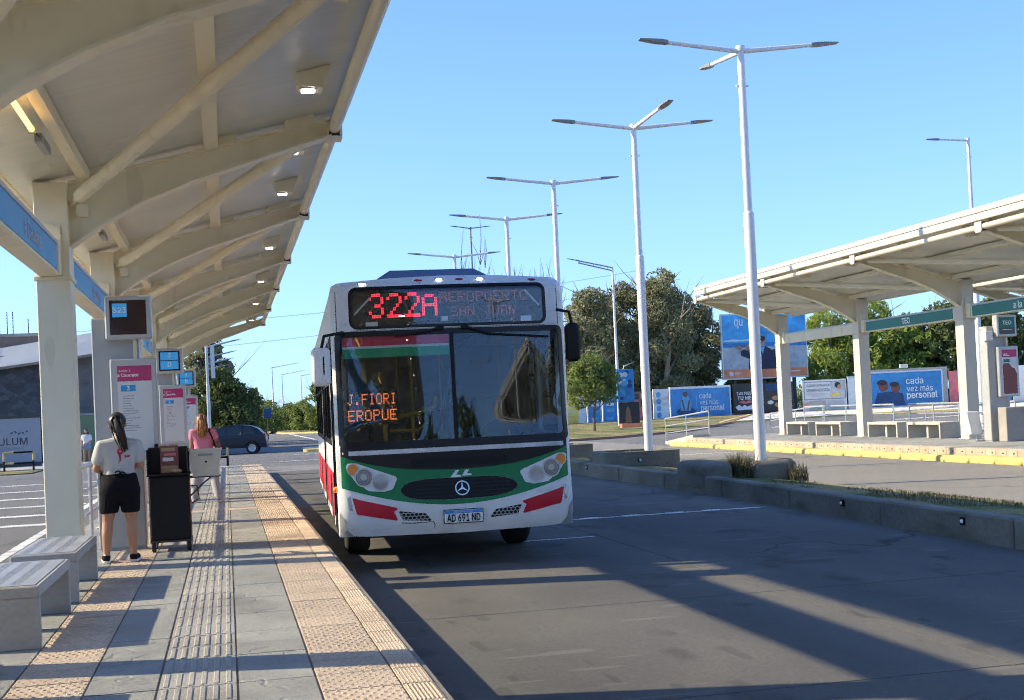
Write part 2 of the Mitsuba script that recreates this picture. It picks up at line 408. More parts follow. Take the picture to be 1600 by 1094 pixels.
for nm, x0, x1, mt, q in strips:
    n = N0 // q
    var = [mikit.ply(box(x0 + 0.001, x1 - 0.001, 0.0025, U * q - 0.0025, 0.25, 0.30 + dz, 0.003), mt) for dz in (-0.0015, 0.0, 0.001)]
    for i in range(n):
        putd(nm, var[rng.integers(3)], plat, T().translate([0, Y0 + i * U * q, 0]))
    far = [box(x0 + 0.001, x1 - 0.001, y + 0.003, y + U * q - 0.003, 0.25, 0.30 + 0.001 * rng.uniform(-1, 1), 0.003) for y in np.arange(Y0 + n * U * q, 41.2, U * q)]
    near = [box(x0 + 0.001, x1 - 0.001, y + 0.003, y + U * q - 0.003, 0.25, 0.30, 0.003) for y in np.arange(Y0 - U * q, -9, -U * q)]
    put('distant_' + nm, cat(far), mt, plat, kind='stuff')
    put('rear_' + nm, cat(near), mt, plat, kind='stuff')
# raised marks on the tactile tiles
def dome(x, y, r=0.0135, h=0.0042):
    a = np.arange(6) * np.pi / 3
    return np.vstack([np.stack([x + r * np.cos(a), y + r * np.sin(a), np.full(6, 0.2985)], 1), np.stack([x + .6 * r * np.cos(a), y + .6 * r * np.sin(a), np.full(6, 0.30 + h)], 1)])
DF = [[i, (i + 1) % 6, 6 + (i + 1) % 6] for i in range(6)] + [[i, 6 + (i + 1) % 6, 6 + i] for i in range(6)] + [[6, 7 + i, 8 + i] for i in range(4)]
def domes(xs, y0, y1):
    v, f = [], []
    k = 0
    for t in np.arange(y0, y1, U):
        for j in range(7):
            for x in xs:
                v.append(dome(x + (.015 if j % 2 else -.015), t + U * (j + 0.5) / 7)); f.append(np.array(DF) + 12 * k); k += 1
    return tm(np.vstack(v), np.vstack(f))
put('tactile_dome', domes(np.linspace(-1.195, -0.84, 7), Y0, 25), 'm_tile_tan', plat, kind='stuff')
put('tactile_dome', domes(np.linspace(0.455, 0.805, 7), Y0, 27), 'm_tile_tan', plat, kind='stuff')
rid = [box(x, x + 0.011, y + 0.012, y + U - 0.012, 0.2985, 0.304, 0.003) for y in np.arange(Y0, 26, U) for x in np.linspace(0.855, 0.985, 7)]
put('edge_ridge', cat(rid), 'm_tile_tan', plat, kind='stuff')
gx = np.linspace(-0.392, -0.058, 6)
bar = mikit.ply(box(0, 0.034, 0.025, U - 0.025, 0.2985, 0.3065, 0.006), 'm_tile_guide')
for i in range(18):
    for x in gx:
        putd('guide_bar', bar, plat, T().translate([float(x) - 0.005, Y0 + i * U, 0]))
put('distant_guide_bar', cat([box(x - 0.005, x + 0.029, y + 0.025, y + U - 0.025, 0.2985, 0.3065, 0.006) for y in np.arange(Y0 + 18 * U, 40.8, U) for x in gx]), 'm_tile_guide', plat, kind='stuff')
put('cross_tile', cat([box(-1.2, 0.42, y, y + 0.4, 0.2995, 0.302, 0.002) for y in (20.9, 33.5)]), 'm_tile_tan', plat)

# ------------------------------------------------------------------ station canopies
def canopy(label, xc, d, s, ys, signs, sign_mat, sign_hi, group, k_pale, text_face):
    t = thing('station_canopy', label, 'canopy', group)
    Z = lambda z: 0.3 + (z - 0.3) * s
    X = lambda a: xc + d * a * s
    def under(a): return 4.27 + 0.25 * (a - 0.17)
    ys = sorted(ys)
    tip = 2.83
    bot = [(0.17, 3.53), (0.5, 3.76), (0.89, 3.98), (1.39, 4.19), (1.89, 4.35), (2.39, 4.52), (tip, 4.655)]
    topz = [(a, under(a) - 0.10) for a in (tip, 0.17)]
    def P(pts): return [(X(a), Z(z)) for a, z in pts]
    yr = ys[0]
    # one set of meshes, placed once per frame
    parts = []
    parts.append(('column', cat([cbox(min(X(-.15), X(.17)), max(X(-.15), X(.17)), -.19, .19, 0.3, Z(4.17), 0.008),
                                 box(min(X(.115), X(.172)), max(X(.115), X(.172)), -.196, .196, 0.31, Z(4.15)),
                                 cbox(min(X(-.17), X(.19)), max(X(-.17), X(.19)), -.21, .21, Z(3.19), Z(3.235), 0.006),
                                 cbox(min(X(-.2), X(.22)), max(X(-.2), X(.22)), -.24, .24, 0.3, 0.318, 0.004)]), k_pale))
    web = prism_y(P(bot + topz), -0.022, 0.022)
    fl = []
    for off, seq in ((0, bot), (0.0, topz[::-1])):
        for (a0, z0), (a1, z1) in zip(seq[:-1], seq[1:]):
            up = 0.022
            fl.append(prism_y([(X(a0), Z(z0)), (X(a1), Z(z1)), (X(a1), Z(z1) + up), (X(a0), Z(z0) + up)], -0.105, 0.105))
    fl.append(prism_y(P([(-.155, 4.17), (0.17, 4.17), (.17, 4.16), (-.155, 4.16)]), -.1, .1))
    parts.append(('rafter', cat([web] + fl), 'm_cream'))
    parts.append(('tip_plate', cat([cbox(min(X(tip - .03), X(tip + .11)), max(X(tip - .03), X(tip + .11)), -.10, .10, Z(4.63), Z(4.66), .004),
                                    cbox(min(X(tip + .085), X(tip + .11)), max(X(tip + .085), X(tip + .11)), -.13, .13, Z(4.66), Z(4.98), .004),
                                    box(min(X(tip - .05), X(tip - .03)), max(X(tip - .05), X(tip - .03)), -.10, .10, Z(4.66), Z(4.80))]), k_pale))
    for sgn in (-1, 1):
        parts.append(('tip_clamp', box(min(X(tip - .025), X(tip + .08)), max(X(tip - .025), X(tip + .08)), sgn * .055 - .02, sgn * .055 + .02, Z(4.664), Z(4.70)), 'm_dark_steel'))
    parts.append(('access_plate', cbox(min(X(-.06), X(.10)), max(X(-.06), X(.10)), -.202, -.19, Z(3.64), Z(3.76), .003), 'm_cream'))
    for ba, bz in ((-.09, 3.30), (.06, 3.30), (-.09, 3.50), (.06, 3.50)):
        parts.append(('bolt', lathe([(0, 0), (.016, 0), (.013, .012), (0, .012)], 8, 'y').apply_transform(np.diag([1, 1, 1, 1])).apply_translation([X(ba), -.19, Z(bz)]), 'm_galvanised'))
    ds = [(nm, mikit.ply(m, mt)) for nm, m, mt in parts]
    bls = [mikit.ply(prism_y(P([(a, under(a) - .08), (a + .3, under(a + .3) - .08), (a + .3, under(a + .3)), (a, under(a))]), -.09, .09), 'm_cream') for a in (0.3, 1.55, 2.35)]
    for y in ys:
        for nm, dd in ds:
            putd(nm, dd, t, T().translate([0, y, 0]))
        for bl in bls: putd('spacer', bl, t, T().translate([0, y, 0]))
    S = ys[1] - ys[0]
    a_back, a_eave = -0.36, tip + 0.12
    def roof(L):
        pts = [a_back, a_eave]
        n = int(round(L / 0.19)); h = L / n
        yy, zz = [0.0], [0.0]
        for i in range(n):
            yy += [i * h + .04, i * h + .07, i * h + .15, i * h + .18]; zz += [0, .002, .002, 0]
        yy.append(L); zz.append(0)
        v, f = [], []
        for lo in (0, 1):
            for a in pts:
                for y, z in zip(yy, zz):
                    v.append([X(a), y, Z(under(a)) + z + (0.05 if lo else 0.0)])
        m = len(yy)
        for lo in (0, 1):
            o = lo * 2 * m
            for i in range(m - 1):
                f += [[o + i, o + i + 1, o + m + i + 1], [o + i, o + m + i + 1, o + m + i]]
        for i in range(m - 1):
            for r in (0, m):
                f += [[r + i, r + i + 1, 2 * m + r + i + 1], [r + i, 2 * m + r + i + 1, 2 * m + r + i]]
        return tm(v, f)
    rs = mikit.ply(roof(S - 0.01), 'm_sheet')
    pur = mikit.ply(cat([box(min(X(a - .07), X(a + .07)), max(X(a - .07), X(a + .07)), .13, S - .13, Z(under(a) - .012) - .1, Z(under(a) - .012)) for a in (1.59,)]), 'm_cream')
    pur2 = mikit.ply(cat([box(min(X(a - .05), X(a + .05)), max(X(a - .05), X(a + .05)), .13, S - .13, Z(under(a) - .01) - .12, Z(under(a) - .01)) for a in (0.34,)]), 'm_cream')
    et = mikit.ply(tube([[X(tip + .03), .1, Z(4.745)], [X(tip + .03), S - .1, Z(4.745)]], .062 * s, 14), k_pale, 40)
    fz = under(a_eave)
    f1 = mikit.ply(cbox(min(X(a_eave - .02), X(a_eave + .035)), max(X(a_eave - .02), X(a_eave + .035)), 0, S - .006, Z(fz - .10), Z(fz + .03), .006), k_pale)
    f2 = mikit.ply(cbox(min(X(a_eave - .07), X(a_eave + .01)), max(X(a_eave - .07), X(a_eave + .01)), 0, S - .006, Z(fz + .06), Z(fz + .175), .006), k_pale)
    f4 = mikit.ply(box(min(X(a_eave - .06), X(a_eave - .03)), max(X(a_eave - .06), X(a_eave - .03)), 0, S - .006, Z(fz + .02), Z(fz + .07)), 'm_dark_steel')
    f3 = mikit.ply(cbox(min(X(a_back - .02), X(a_back + .02)), max(X(a_back - .02), X(a_back + .02)), 0, S - .006, Z(under(a_back) - .03), Z(under(a_back) + .1), .006), 'm_cream')
    # diagonal tie from the foot of a frame to the tip of the nearer one
    ya, yb = (S - .03, .22) if d > 0 else (.03, S - .22)
    p0, p1 = np.array([X(.19), ya, Z(3.98)]), np.array([X(2.6), yb, Z(4.70)])
    e0 = p0 + (p1 - p0) * 0.05
    br = mikit.ply(tube([e0, p1], .070 * s, 14), 'm_cream', 40)
    bk = mikit.ply(cat([tube([p0 + (p0 - p1) * .02, e0 + (p1 - p0) * .01], .028, 8), cbox(min(X(.24), X(.36)), max(X(.24), X(.36)), min(ya, ya - .06 * d), max(ya, ya - .06 * d), Z(3.84), Z(3.97), .005)]), 'm_cream')
    hz = under(2.5)
    hood = mikit.ply(prism_y(P([(2.37, under(2.37) - .005), (2.37, 4.70), (2.60, 4.68), (2.68, under(2.68) - .005)]), -.12, .12), 'm_cream')
    led = mikit.ply(cat([box(min(X(2.42), X(2.53)), max(X(2.42), X(2.53)), -.045, .045, Z(4.668), Z(4.678))]), 'm_letter_white', **(glow((6, 5.7, 4.6)) if d > 0 else {}))
    ring = mikit.ply(cat([box(min(X(2.40), X(2.56)), max(X(2.40), X(2.56)), -.07, .07, Z(4.68), Z(4.694))]), 'm_silver_frame')
    bz0, bz1 = 3.235, 3.55
    beam = mikit.ply(cbox(min(X(-.12), X(.08)), max(X(-.12), X(.08)), .2, S - .2, Z(bz0), Z(bz1), .008), 'm_cream')
    cap = mikit.ply(cat([cbox(min(X(-.10), X(.10)), max(X(-.10), X(.10)), S - .42, S - .195, Z(bz0 + .005), Z(bz1 + .03), .005), box(min(X(.02), X(.1)), max(X(.02), X(.1)), S - .24, S - .2, Z(bz1 + .03), Z(bz1 + .17))]), 'm_cream')
    rim = mikit.ply(cbox(min(X(.06), X(.10)), max(X(.06), X(.10)), .2, S - .43, Z(bz1 - .035), Z(bz1 + .006), .004), 'm_silver_frame')
    sg = mikit.ply(box(min(X(.075), X(.09)), max(X(.075), X(.09)), .45, S - .5, Z(bz0 + .03), Z(bz1 - .04)), sign_mat)
    tubeL = mikit.ply(tube([[X(.22), S * .27, Z(4.10)], [X(.22), S * .47, Z(4.10)]], .022, 8), 'm_amber_lens', **glow((1.5, 0.8, 0.15)))
    qx = (min(X(.19), X(.25)), max(X(.19), X(.25)))
    tfix = [('ballast', mikit.ply(box(*qx, S * .24 - .25, S * .24, Z(4.10), Z(4.16)), 'm_lamp_grey')), ('ballast', mikit.ply(box(*qx, S * .5 + .2, S * .5 + .75, Z(4.08), Z(4.15)), 'm_lamp_grey')),
            ('cable', mikit.ply(tube([[X(.22), S * .24, Z(4.12)], [X(.24), S * .255, Z(4.09)], [X(.22), S * .27, Z(4.10)]], .006, 5), 'm_black')), ('cable', mikit.ply(tube([[X(.22), S * .47, Z(4.10)], [X(.25), S * .5, Z(4.08)], [X(.23), S * .5 + .2, Z(4.12)]], .006, 5), 'm_black')),
            ('lamp_holder', mikit.ply(box(*qx, S * .27 - .03, S * .27, Z(4.07), Z(4.13)), 'm_lamp_grey')), ('lamp_holder', mikit.ply(box(*qx, S * .47, S * .47 + .03, Z(4.07), Z(4.13)), 'm_lamp_grey'))]
    for i, y in enumerate(ys[:-1]):
        W = T().translate([0, y, 0])
        for nm, dd in (('roof_sheet', rs), ('purlin', pur), ('purlin', pur2), ('eave_tube', et), ('fascia', f1), ('gutter', f2), ('eave_joint', f4), ('rear_edge', f3), ('diagonal_tie', br), ('tie_bracket', bk), ('sign_beam', beam)):
            k = putd(nm, dd, t, W)
            if nm == 'sign_beam':
                putd('beam_cap', cap, k, W); putd('trim', rim, k, W)
                if signs[i % len(signs)] is not None:
                    sk = putd('sign_panel', sg, k, W)
                    if signs[i % len(signs)]:
                        put('lettering', text(signs[i % len(signs)], 0.15 * s, text_face, (X(.091), y + S * (.5 if text_face == '-x' else .62), Z(3.39)), 0.003, True), sign_hi, k)
            if nm == 'purlin' and dd is pur2 and d > 0:
                putd('light_tube', tubeL, k, W)
                for fn_, fd in tfix: putd(fn_, fd, k, W)
        for q in (0.9, 3.55):
            W2 = T().translate([0, y + q * S / 5.42, 0])
            k = putd('lamp_hood', hood, t, W2)
            putd('lamp_frame', ring, k, W2)
            putd('lamp', led, k, W2)
    return t
LY = [13.53 + 5.42 * k for k in range(-5, 6)]
canopy('cream steel canopy of the nearer platform, sweeping over the benches at left', -1.63, 1, 1.0, LY, ['a Caucete'], 'm_blue_sign', 'm_letter_dim', 'station canopies', 'm_cream', '+x')
RY = [43.0 - 5.87 * k for k in range(0, 13)]
canopy('cream steel canopy with white eaves standing across the road at right', 19.72, -1, 1.114, RY, ['a la Bebida'] * 10 + ['TEO', None], 'm_green_sign', 'm_letter_white', 'station canopies', 'm_cream_white', '-x')
canopy('cream steel canopy of the platform behind the photographer', 13.6, -1, 1.1, [-4.0 - 5.87 * k for k in range(0, 7)], ['TEO'], 'm_green_sign', 'm_letter_white', 'station canopies', 'm_cream_white', '-x')
struct('rear_platform', box(10.7, 15.9, -40, -3.0, -.1, .3), 'm_concrete')
canopy('second cream canopy partly seen behind the right one, at the right picture edge', 28.2, -1, 1.09, [39.6 - 5.87 * k for k in range(0, 3)], [None], 'm_green_sign', 'm_letter_white', 'station canopies', 'm_cream_white', '-x')

# ------------------------------------------------------------------ median with planters and lamp posts
struct('median_bed', prism_y([(8.5, -0.05), (10.66, -0.05), (10.64, 0.03), (10.2, 0.14), (9.4, 0.24), (8.5, 0.27)], -20, 61), 'm_grass')
rng = np.random.default_rng(11)
wall = thing('median_wall', 'low mossy concrete wall along the far side of the bus lane', 'wall')
yy = np.arange(-18.0, 60.0, 3.0)
wd = mikit.ply(cbox(0, 0.24, 0.008, 2.992, -0.05, 0.315, 0.025), 'm_concrete_mossy')
wx = lambda y: 8.36 - .042 * max(0.0, 21 - y)
struct('median_bed_front', slab(Polygon([(8.55, 21), (8.55, -18), (6.92, -18)]), -.05, .262), 'm_grass')
for y in yy:
    putd('wall_block', wd, wall, T().translate([wx(y) + 0.008 * math.sin(y * 3), float(y), 0.006 * math.sin(y * 7)]).rotate([0, 0, 1], -math.degrees(math.atan2(wx(y + 3) - wx(y), 3))))
LAMP_Y = [22.4, 28.9, 36.15, 43.05, 53.4]
PL = [(9.45, y + 0.1) for y in LAMP_Y[:4]]
def blades(n, area, hmin, hmax, seed, w=0.006):
    r = np.random.default_rng(seed)
    x = r.uniform(area[0], area[1], n); y = r.uniform(area[2], area[3], n); z = area[4] if np.isscalar(area[4]) else area[4](x)
    h = r.uniform(hmin, hmax, n); a = r.uniform(0, 6.28, n); lean = r.uniform(0.1, 0.5, n) * h
    c, s = np.cos(a), np.sin(a)
    b = np.stack([x, y, np.broadcast_to(z, n)], 1)
    s3 = np.stack([-s, c, 0 * s], 1) * w; up = np.stack([c * lean, s * lean, h], 1)
    v = np.stack([b - s3, b + s3, b + up * .55 + s3 * .7 + [0, 0, .02], b + up], 1).reshape(-1, 3)
    i = np.arange(n)[:, None] * 4
    return tm(v, np.concatenate([i + [0, 1, 2], i + [0, 2, 3]], 1).reshape(-1, 3))
def patchy(m):
    v = np.asarray(m.vertices).reshape(-1, 4, 3); b = v[:, 0]
    k = meshkit.fbm(np.stack([b[:, 0] * 1.3, b[:, 1] * .7, b[:, 2] * 0], 1), 3, 9) + .25 * meshkit.noise(b * 9, 2) > .70
    v = v[k]; i = np.arange(len(v))[:, None] * 4
    return tm(v.reshape(-1, 3), np.concatenate([i + [0, 1, 2], i + [0, 2, 3]], 1).reshape(-1, 3))
zbed = lambda x: np.interp(x, [8.5, 9.4, 10.2, 10.64], [.26, .235, .13, .02])
g = uniq('median_grass')
scene[g] = mikit.ply(patchy(blades(26000, (8.62, 10.5, 7, 48, zbed), .015, .065, 1, .006)), 'm_blades'); labels[g] = {'kind': 'stuff', 'label': 'thin dry grass growing on the median', 'category': 'grass'}
desc = ['concrete planter ring cracked open around the nearest lamp post, with a weed tuft', 'rounded concrete planter ring around the second lamp post', 'concrete planter around the third lamp post beyond the bus', 'concrete planter around the fourth lamp post beyond the bus']
for i, (x, y) in enumerate(PL):
    t = thing('planter', desc[i], 'planter', 'concrete planters on the median')
    if i == 0:   # pieces left of a broken ring
        for nm, (a, b, c, e, h) in (('ring_piece', (8.34, 8.92, y - .75, y + .75, .56)), ('ring_piece', (9.28, 10.05, y - .8, y - .42, .545)), ('ring_piece', (9.95, 10.32, y - .40, y + .8, .53)), ('ring_piece', (8.95, 9.93, y + .45, y + .85, .54))):
            m = cbox(a, b, c, e, 0.02, h, 0.09)
            v = np.asarray(m.vertices); v = v + 0.03 * (meshkit.noise(v * 3) - .5)[:, None]
            put(nm, tm(v, m.faces), 'm_concrete_mossy', t, 50)
    else:
        out = sbox(x - 1.0, y - .85, x + .85, y + .85).buffer(-.3).buffer(.3)
        put('ring', slab(out.difference(out.buffer(-.26)), 0.02, .58), 'm_concrete_mossy', t, 40)
    put('soil', slab(sbox(x - .75, y - .6, x + .6, y + .6), 0.2, .42 if i else .3), 'm_grass', t)
    put('weed', blades(500 if i == 0 else 260, (x - .6, x + .5, y - .6, y + .5, .42 if i else .3), .08, .30 if i == 0 else .22, 20 + i, .006), 'm_blades', t, kind='stuff')
single('weed_tuft', blades(420, (9.0, 9.26, 21.75, 22.2, .25), .25, .52, 40, .006), 'm_blades', 'tall weed tuft growing in the gap of the broken planter', 'weed')
single('weed_tuft', blades(200, (9.9, 10.25, 21.5, 21.75, .15), .15, .4, 41, .006), 'm_blades', 'short weed beside the right end of the broken planter', 'weed')
rf = ['small round reflector on the median wall nearest the camera', 'small round reflector on the median wall, second from the camera', 'small round reflector on the median wall just right of the bus']
for i, y in enumerate((12.95, 16.1, 29.5)):
    t = thing('reflector', rf[i], 'reflector', 'reflectors on the median wall')
    put('housing', box(wx(y) - .03, wx(y) + .004, y - .035, y + .035, .17, .26), 'm_black', t)
    put('lens', lathe([(0, 0), (.026, 0), (.02, .012), (0, .016)], 10, 'x').apply_scale([-1, 1, 1]).apply_translation([wx(y) - .03, y, .215]), 'm_letter_white', t)
t = thing('reflector', 'round reflector on the front of the second planter', 'reflector', 'reflectors on the median wall')
put('housing', box(9.2, 9.28, 28.10, 28.15, .35, .43), 'm_black', t)
put('lens', lathe([(0, 0), (.035, 0), (.03, .012), (0, .016)], 10, 'y').apply_scale([1, -1, 1]).apply_translation([9.24, 28.10, .39]), 'm_letter_white', t)

def lamp_head(o, dirv, L=0.62):
    """flat LED head along dirv from o"""
    d = np.asarray(dirv, float); d /= np.linalg.norm(d)
    side = np.cross(d, [0, 0, 1]); side /= np.linalg.norm(side); up = np.cross(side, d)
    pts = []
    for a, w, t0, t1 in ((0, .05, -.035, .035), (.12, .085, -.03, .03), (.5 * L, .10, -.025, .018), (L, .07, -.015, .0)):
        for sg in (-1, 1):
            for tt in (t0, t1):
                pts.append(np.asarray(o) + d * a + side * sg * w + up * tt)
    q = m3.Manifold.hull_points(np.array(pts)).to_mesh()
    return tm(q.vert_properties[:, :3], q.tri_verts)

def lamp_post(x, y, zb, H, arms, label, group, L=1.42, r=(.105, .07), colour='m_white_paint', rise=.10, head=.56):
    t = thing('lamp_post', label, 'lamp post', group)
    zj = zb + (H - zb) * .62
    put('pole', cat([tube([[x, y, zb], [x, y, zj - .04], [x, y, zj]], [r[0], r[0] * .97, r[0] * .75], 14), tube([[x, y, zj - .1], [x, y, H]], [r[0] * .72, r[1]], 12),
                     tube([[x, y, H], [x, y, H + .1]], [r[1] * 1.25, r[1] * 1.25], 12), tube([[x - .12, y, H - .65], [x + .12, y, H - .65]], .02, 6)]), colour, t, 40)
    for ax, ay in arms:
        n = math.hypot(ax, ay); d = np.array([ax / n, ay / n, rise])
        p = np.array([x, y, H]) + d * r[1]; q = p + d * L
        k = put('arm', tube([p, q], [r[1] * .72, r[1] * .55], 10), colour, t, 40)
        hd = put('lamp_head', lamp_head(q - d * .05, d, head), 'm_lamp_grey', t, 30)
    return t
arms = [[(-1, 0), (1, 0), (0, 1)], [(-1, 0), (1, 0), (.12, -1)], [(-1, 0), (1, 0)], [(-1, 0), (1, 0)], [(-1, 0), (1, 0)]]
names = ['nearest white lamp post on the median, rising from the broken planter', 'second white lamp post on the median, with one arm reaching towards the camera', 'third white lamp post, rising behind the right end of the bus roof', 'fourth white lamp post, seen above the middle of the bus roof', 'fifth and lowest white lamp post, above the left of the bus roof']
for i, y in enumerate(LAMP_Y):
    lamp_post(9.72 - .1 * (i == 2), y, .25, 8.22, arms[i], names[i], 'white lamp posts on the median')
for i, y in enumerate((-6.5, -13.5, -27.5)):
    lamp_post(9.72, y, .25, 8.22, [(-1, 0), (1, 0)], ['white lamp post of the median behind the photographer', 'second lamp post of the median behind the photographer', 'third lamp post of the median behind the photographer'][i], 'white lamp posts on the median')

# ------------------------------------------------------------------ station benches
def bench(x, y, rz, w, L, h, label, group, mt, perf):
    t = thing('bench', label, 'bench', group)
    W = T().translate([x, y, 0.30]).rotate([0, 0, 1], math.degrees(rz))
    def P(nm, m, mm, par=t):
        k = putd(nm, mikit.ply(m, mm), par, W)
        return k
    s = P('seat', cbox(-w / 2, w / 2, 0, L, h - .075, h, .008), mt)
    for q, a in enumerate((0.0, L - .07)):
        P('leg', cbox(-w / 2 + .002, w / 2 - .002, a + .002, a + .068, 0, h - .0755, .006), mt)
    P('middle_leg', cbox(-w * .28, w * .28, L / 2 - .05, L / 2 + .05, 0, h - .076, .006), mt)
    if perf:
        top = sbox(-w / 2 + .03, .04, w / 2 - .03, L - .04)
        holes = [affinity.rotate(LineString([(-.045, 0), (.045, 0)]).buffer(.009, quad_segs=3), 0).__class__(affinity.translate(LineString([(-.028, 0), (.028, 0)]).buffer(.009, quad_segs=3), xx, yy_).exterior) for yy_ in np.arange(.12, L - .1, .042) for xx in np.arange(-w / 2 + .1, w / 2 - .06, .13)]
        P('slotted_plate', slab(top.difference(shapely.union_all(holes)), h + .001, h + .006), 'm_bench_plate', s)
bl_ = ['nearest perforated-top concrete bench, cut by the left picture edge', 'second perforated-top concrete bench, in front of the cream column', 'concrete bench end, a sliver at the lower left picture corner']
bench(-1.49, 8.80, 0, .52, 1.66, .41, bl_[0], 'benches on the left platform', 'm_concrete', True)
bench(-1.49, 10.98, 0, .52, 1.62, .41, bl_[1], 'benches on the left platform', 'm_concrete', True)
bench(-1.49, 5.62, 0, .52, 1.66, .41, bl_[2], 'benches on the left platform', 'm_concrete', True)
bench(-1.49, 3.35, 0, .52, 1.66, .41, 'concrete bench behind the lower left picture corner', 'benches on the left platform', 'm_concrete', True)
nb = ['first pale bench in the far bay of the right station', 'second pale bench in the far bay of the right station', 'third pale bench of the right station, right of the middle column', 'fourth pale bench of the right station, just left of the near column']
for i, (y, L) in enumerate(((40.55, 1.8), (38.25, 1.8), (34.65, 1.8), (32.3, 1.8))):
    bench(19.72, y, 0, .62, L, .46, nb[i], 'benches of the right station', 'm_concrete_pale', False)

# ------------------------------------------------------------------ right platform: yellow kerb, tiled riser, paving, ramp
rp = uniq('far_platform')
RPZ = 0.30
scene[rp] = mikit.ply(cat([box(16.72, 23.0, -20, 45.2, -.1, RPZ - .012)]), 'm_concrete'); labels[rp] = {'kind': 'structure'}
put('paving', box(16.97, 22.9, -20, 45.15, RPZ - .01, RPZ), 'm_slab_grey', rp)
kd = mikit.ply(cbox(16.28, 16.60, .006, .994, -.05, .15, .05), 'm_yellow_paint', 40)
for y in range(14, 46): putd('kerb_stone', kd, rp, T().translate([.01 * math.sin(y * 2.1), float(y), .006 * math.sin(y * 5.3)]))
ed = mikit.ply(cbox(16.60, 16.96, .004, .396, .05, RPZ + .004, .012), 'm_tile_tan')
for k in range(77): putd('riser_tile', ed, rp, T().translate([0, 14.2 + .4 * k, .002 * math.sin(k * 2.3)]))
dots = [box(16.592, 16.602, y + .1, y + .15, .205, .235) for y in np.arange(14.2, 45, .4)]
put('weep_hole', cat(dots), 'm_dark_steel', rp, kind='stuff')
put('ramp', prism_x([(45.2, RPZ), (50.2, .02), (50.2, -.1), (45.2, -.1)], 17.6, 22.4), 'm_concrete_pale', rp)
put('wing', prism_x([(45.2, RPZ + .1), (48.3, .1), (48.3, -.1), (45.2, -.1)], 16.95, 17.58), 'm_concrete_pale', rp)

def railing(pts, label, group, mt='m_galvanised', h=.95, bars=(.35, .65, .95), step=1.6, r=.025, double=False):
    t = thing('railing', label, 'railing', group)
    P = [np.array(p, float) for p in pts]
    for a, b in zip(P[:-1], P[1:]):
        n = max(1, int(round(np.linalg.norm(b - a) / step)))
        for i in range(n + 1):
            q = a + (b - a) * i / n
            put('post', tube([q, q + [0, 0, h]], r * .9, 8), mt, t)
        for z in bars:
            put('rail', tube([a + [0, 0, z], b + [0, 0, z]], r * (1.25 if z == max(bars) else .8), 8), mt, t)
    return t
railing([(21.2, 44.6, .3), (21.2, 38.0, .3)], 'grey three-bar railing behind the far benches of the right station', 'railings of the right station')
railing([(21.2, 37.0, .3), (21.2, 31.4, .3)], 'grey three-bar railing behind the nearer benches of the right station', 'railings of the right station')
railing([(21.2, 30.9, .3), (21.2, 25.0, .3)], 'grey railing behind the ticket totem at the right picture edge', 'railings of the right station')
railing([(17.65, 50.2, .02), (17.65, 45.3, .30)], 'sloping rail on the near side of the ramp, right of the second lamp post', 'ramp rails of the right station', step=2.4)
railing([(22.3, 50.2, .02), (22.3, 45.3, .30)], 'sloping rail on the far side of the ramp, left of the nearest lamp post', 'ramp rails of the right station', step=2.4)
railing([(23.4, 42.0, .0), (23.4, 31.0, .35)], 'sloping ramp rail seen through the bay beside the near column', 'ramp rails of the right station', step=2.4)
railing([(-1.72, 14.3, .3), (-1.72, 18.4, .3)], 'grey rail at the back of the platform, behind the woman in the grey shirt', 'rails of the left platform')
railing([(-1.72, 19.3, .3), (-1.72, 24.0, .3)], 'grey rail at the back of the platform, beyond the first totem', 'rails of the left platform')
railing([(-1.72, 24.7, .3), (-1.72, 40.3, .3)], 'long grey rail at the back of the far end of the platform', 'rails of the left platform')

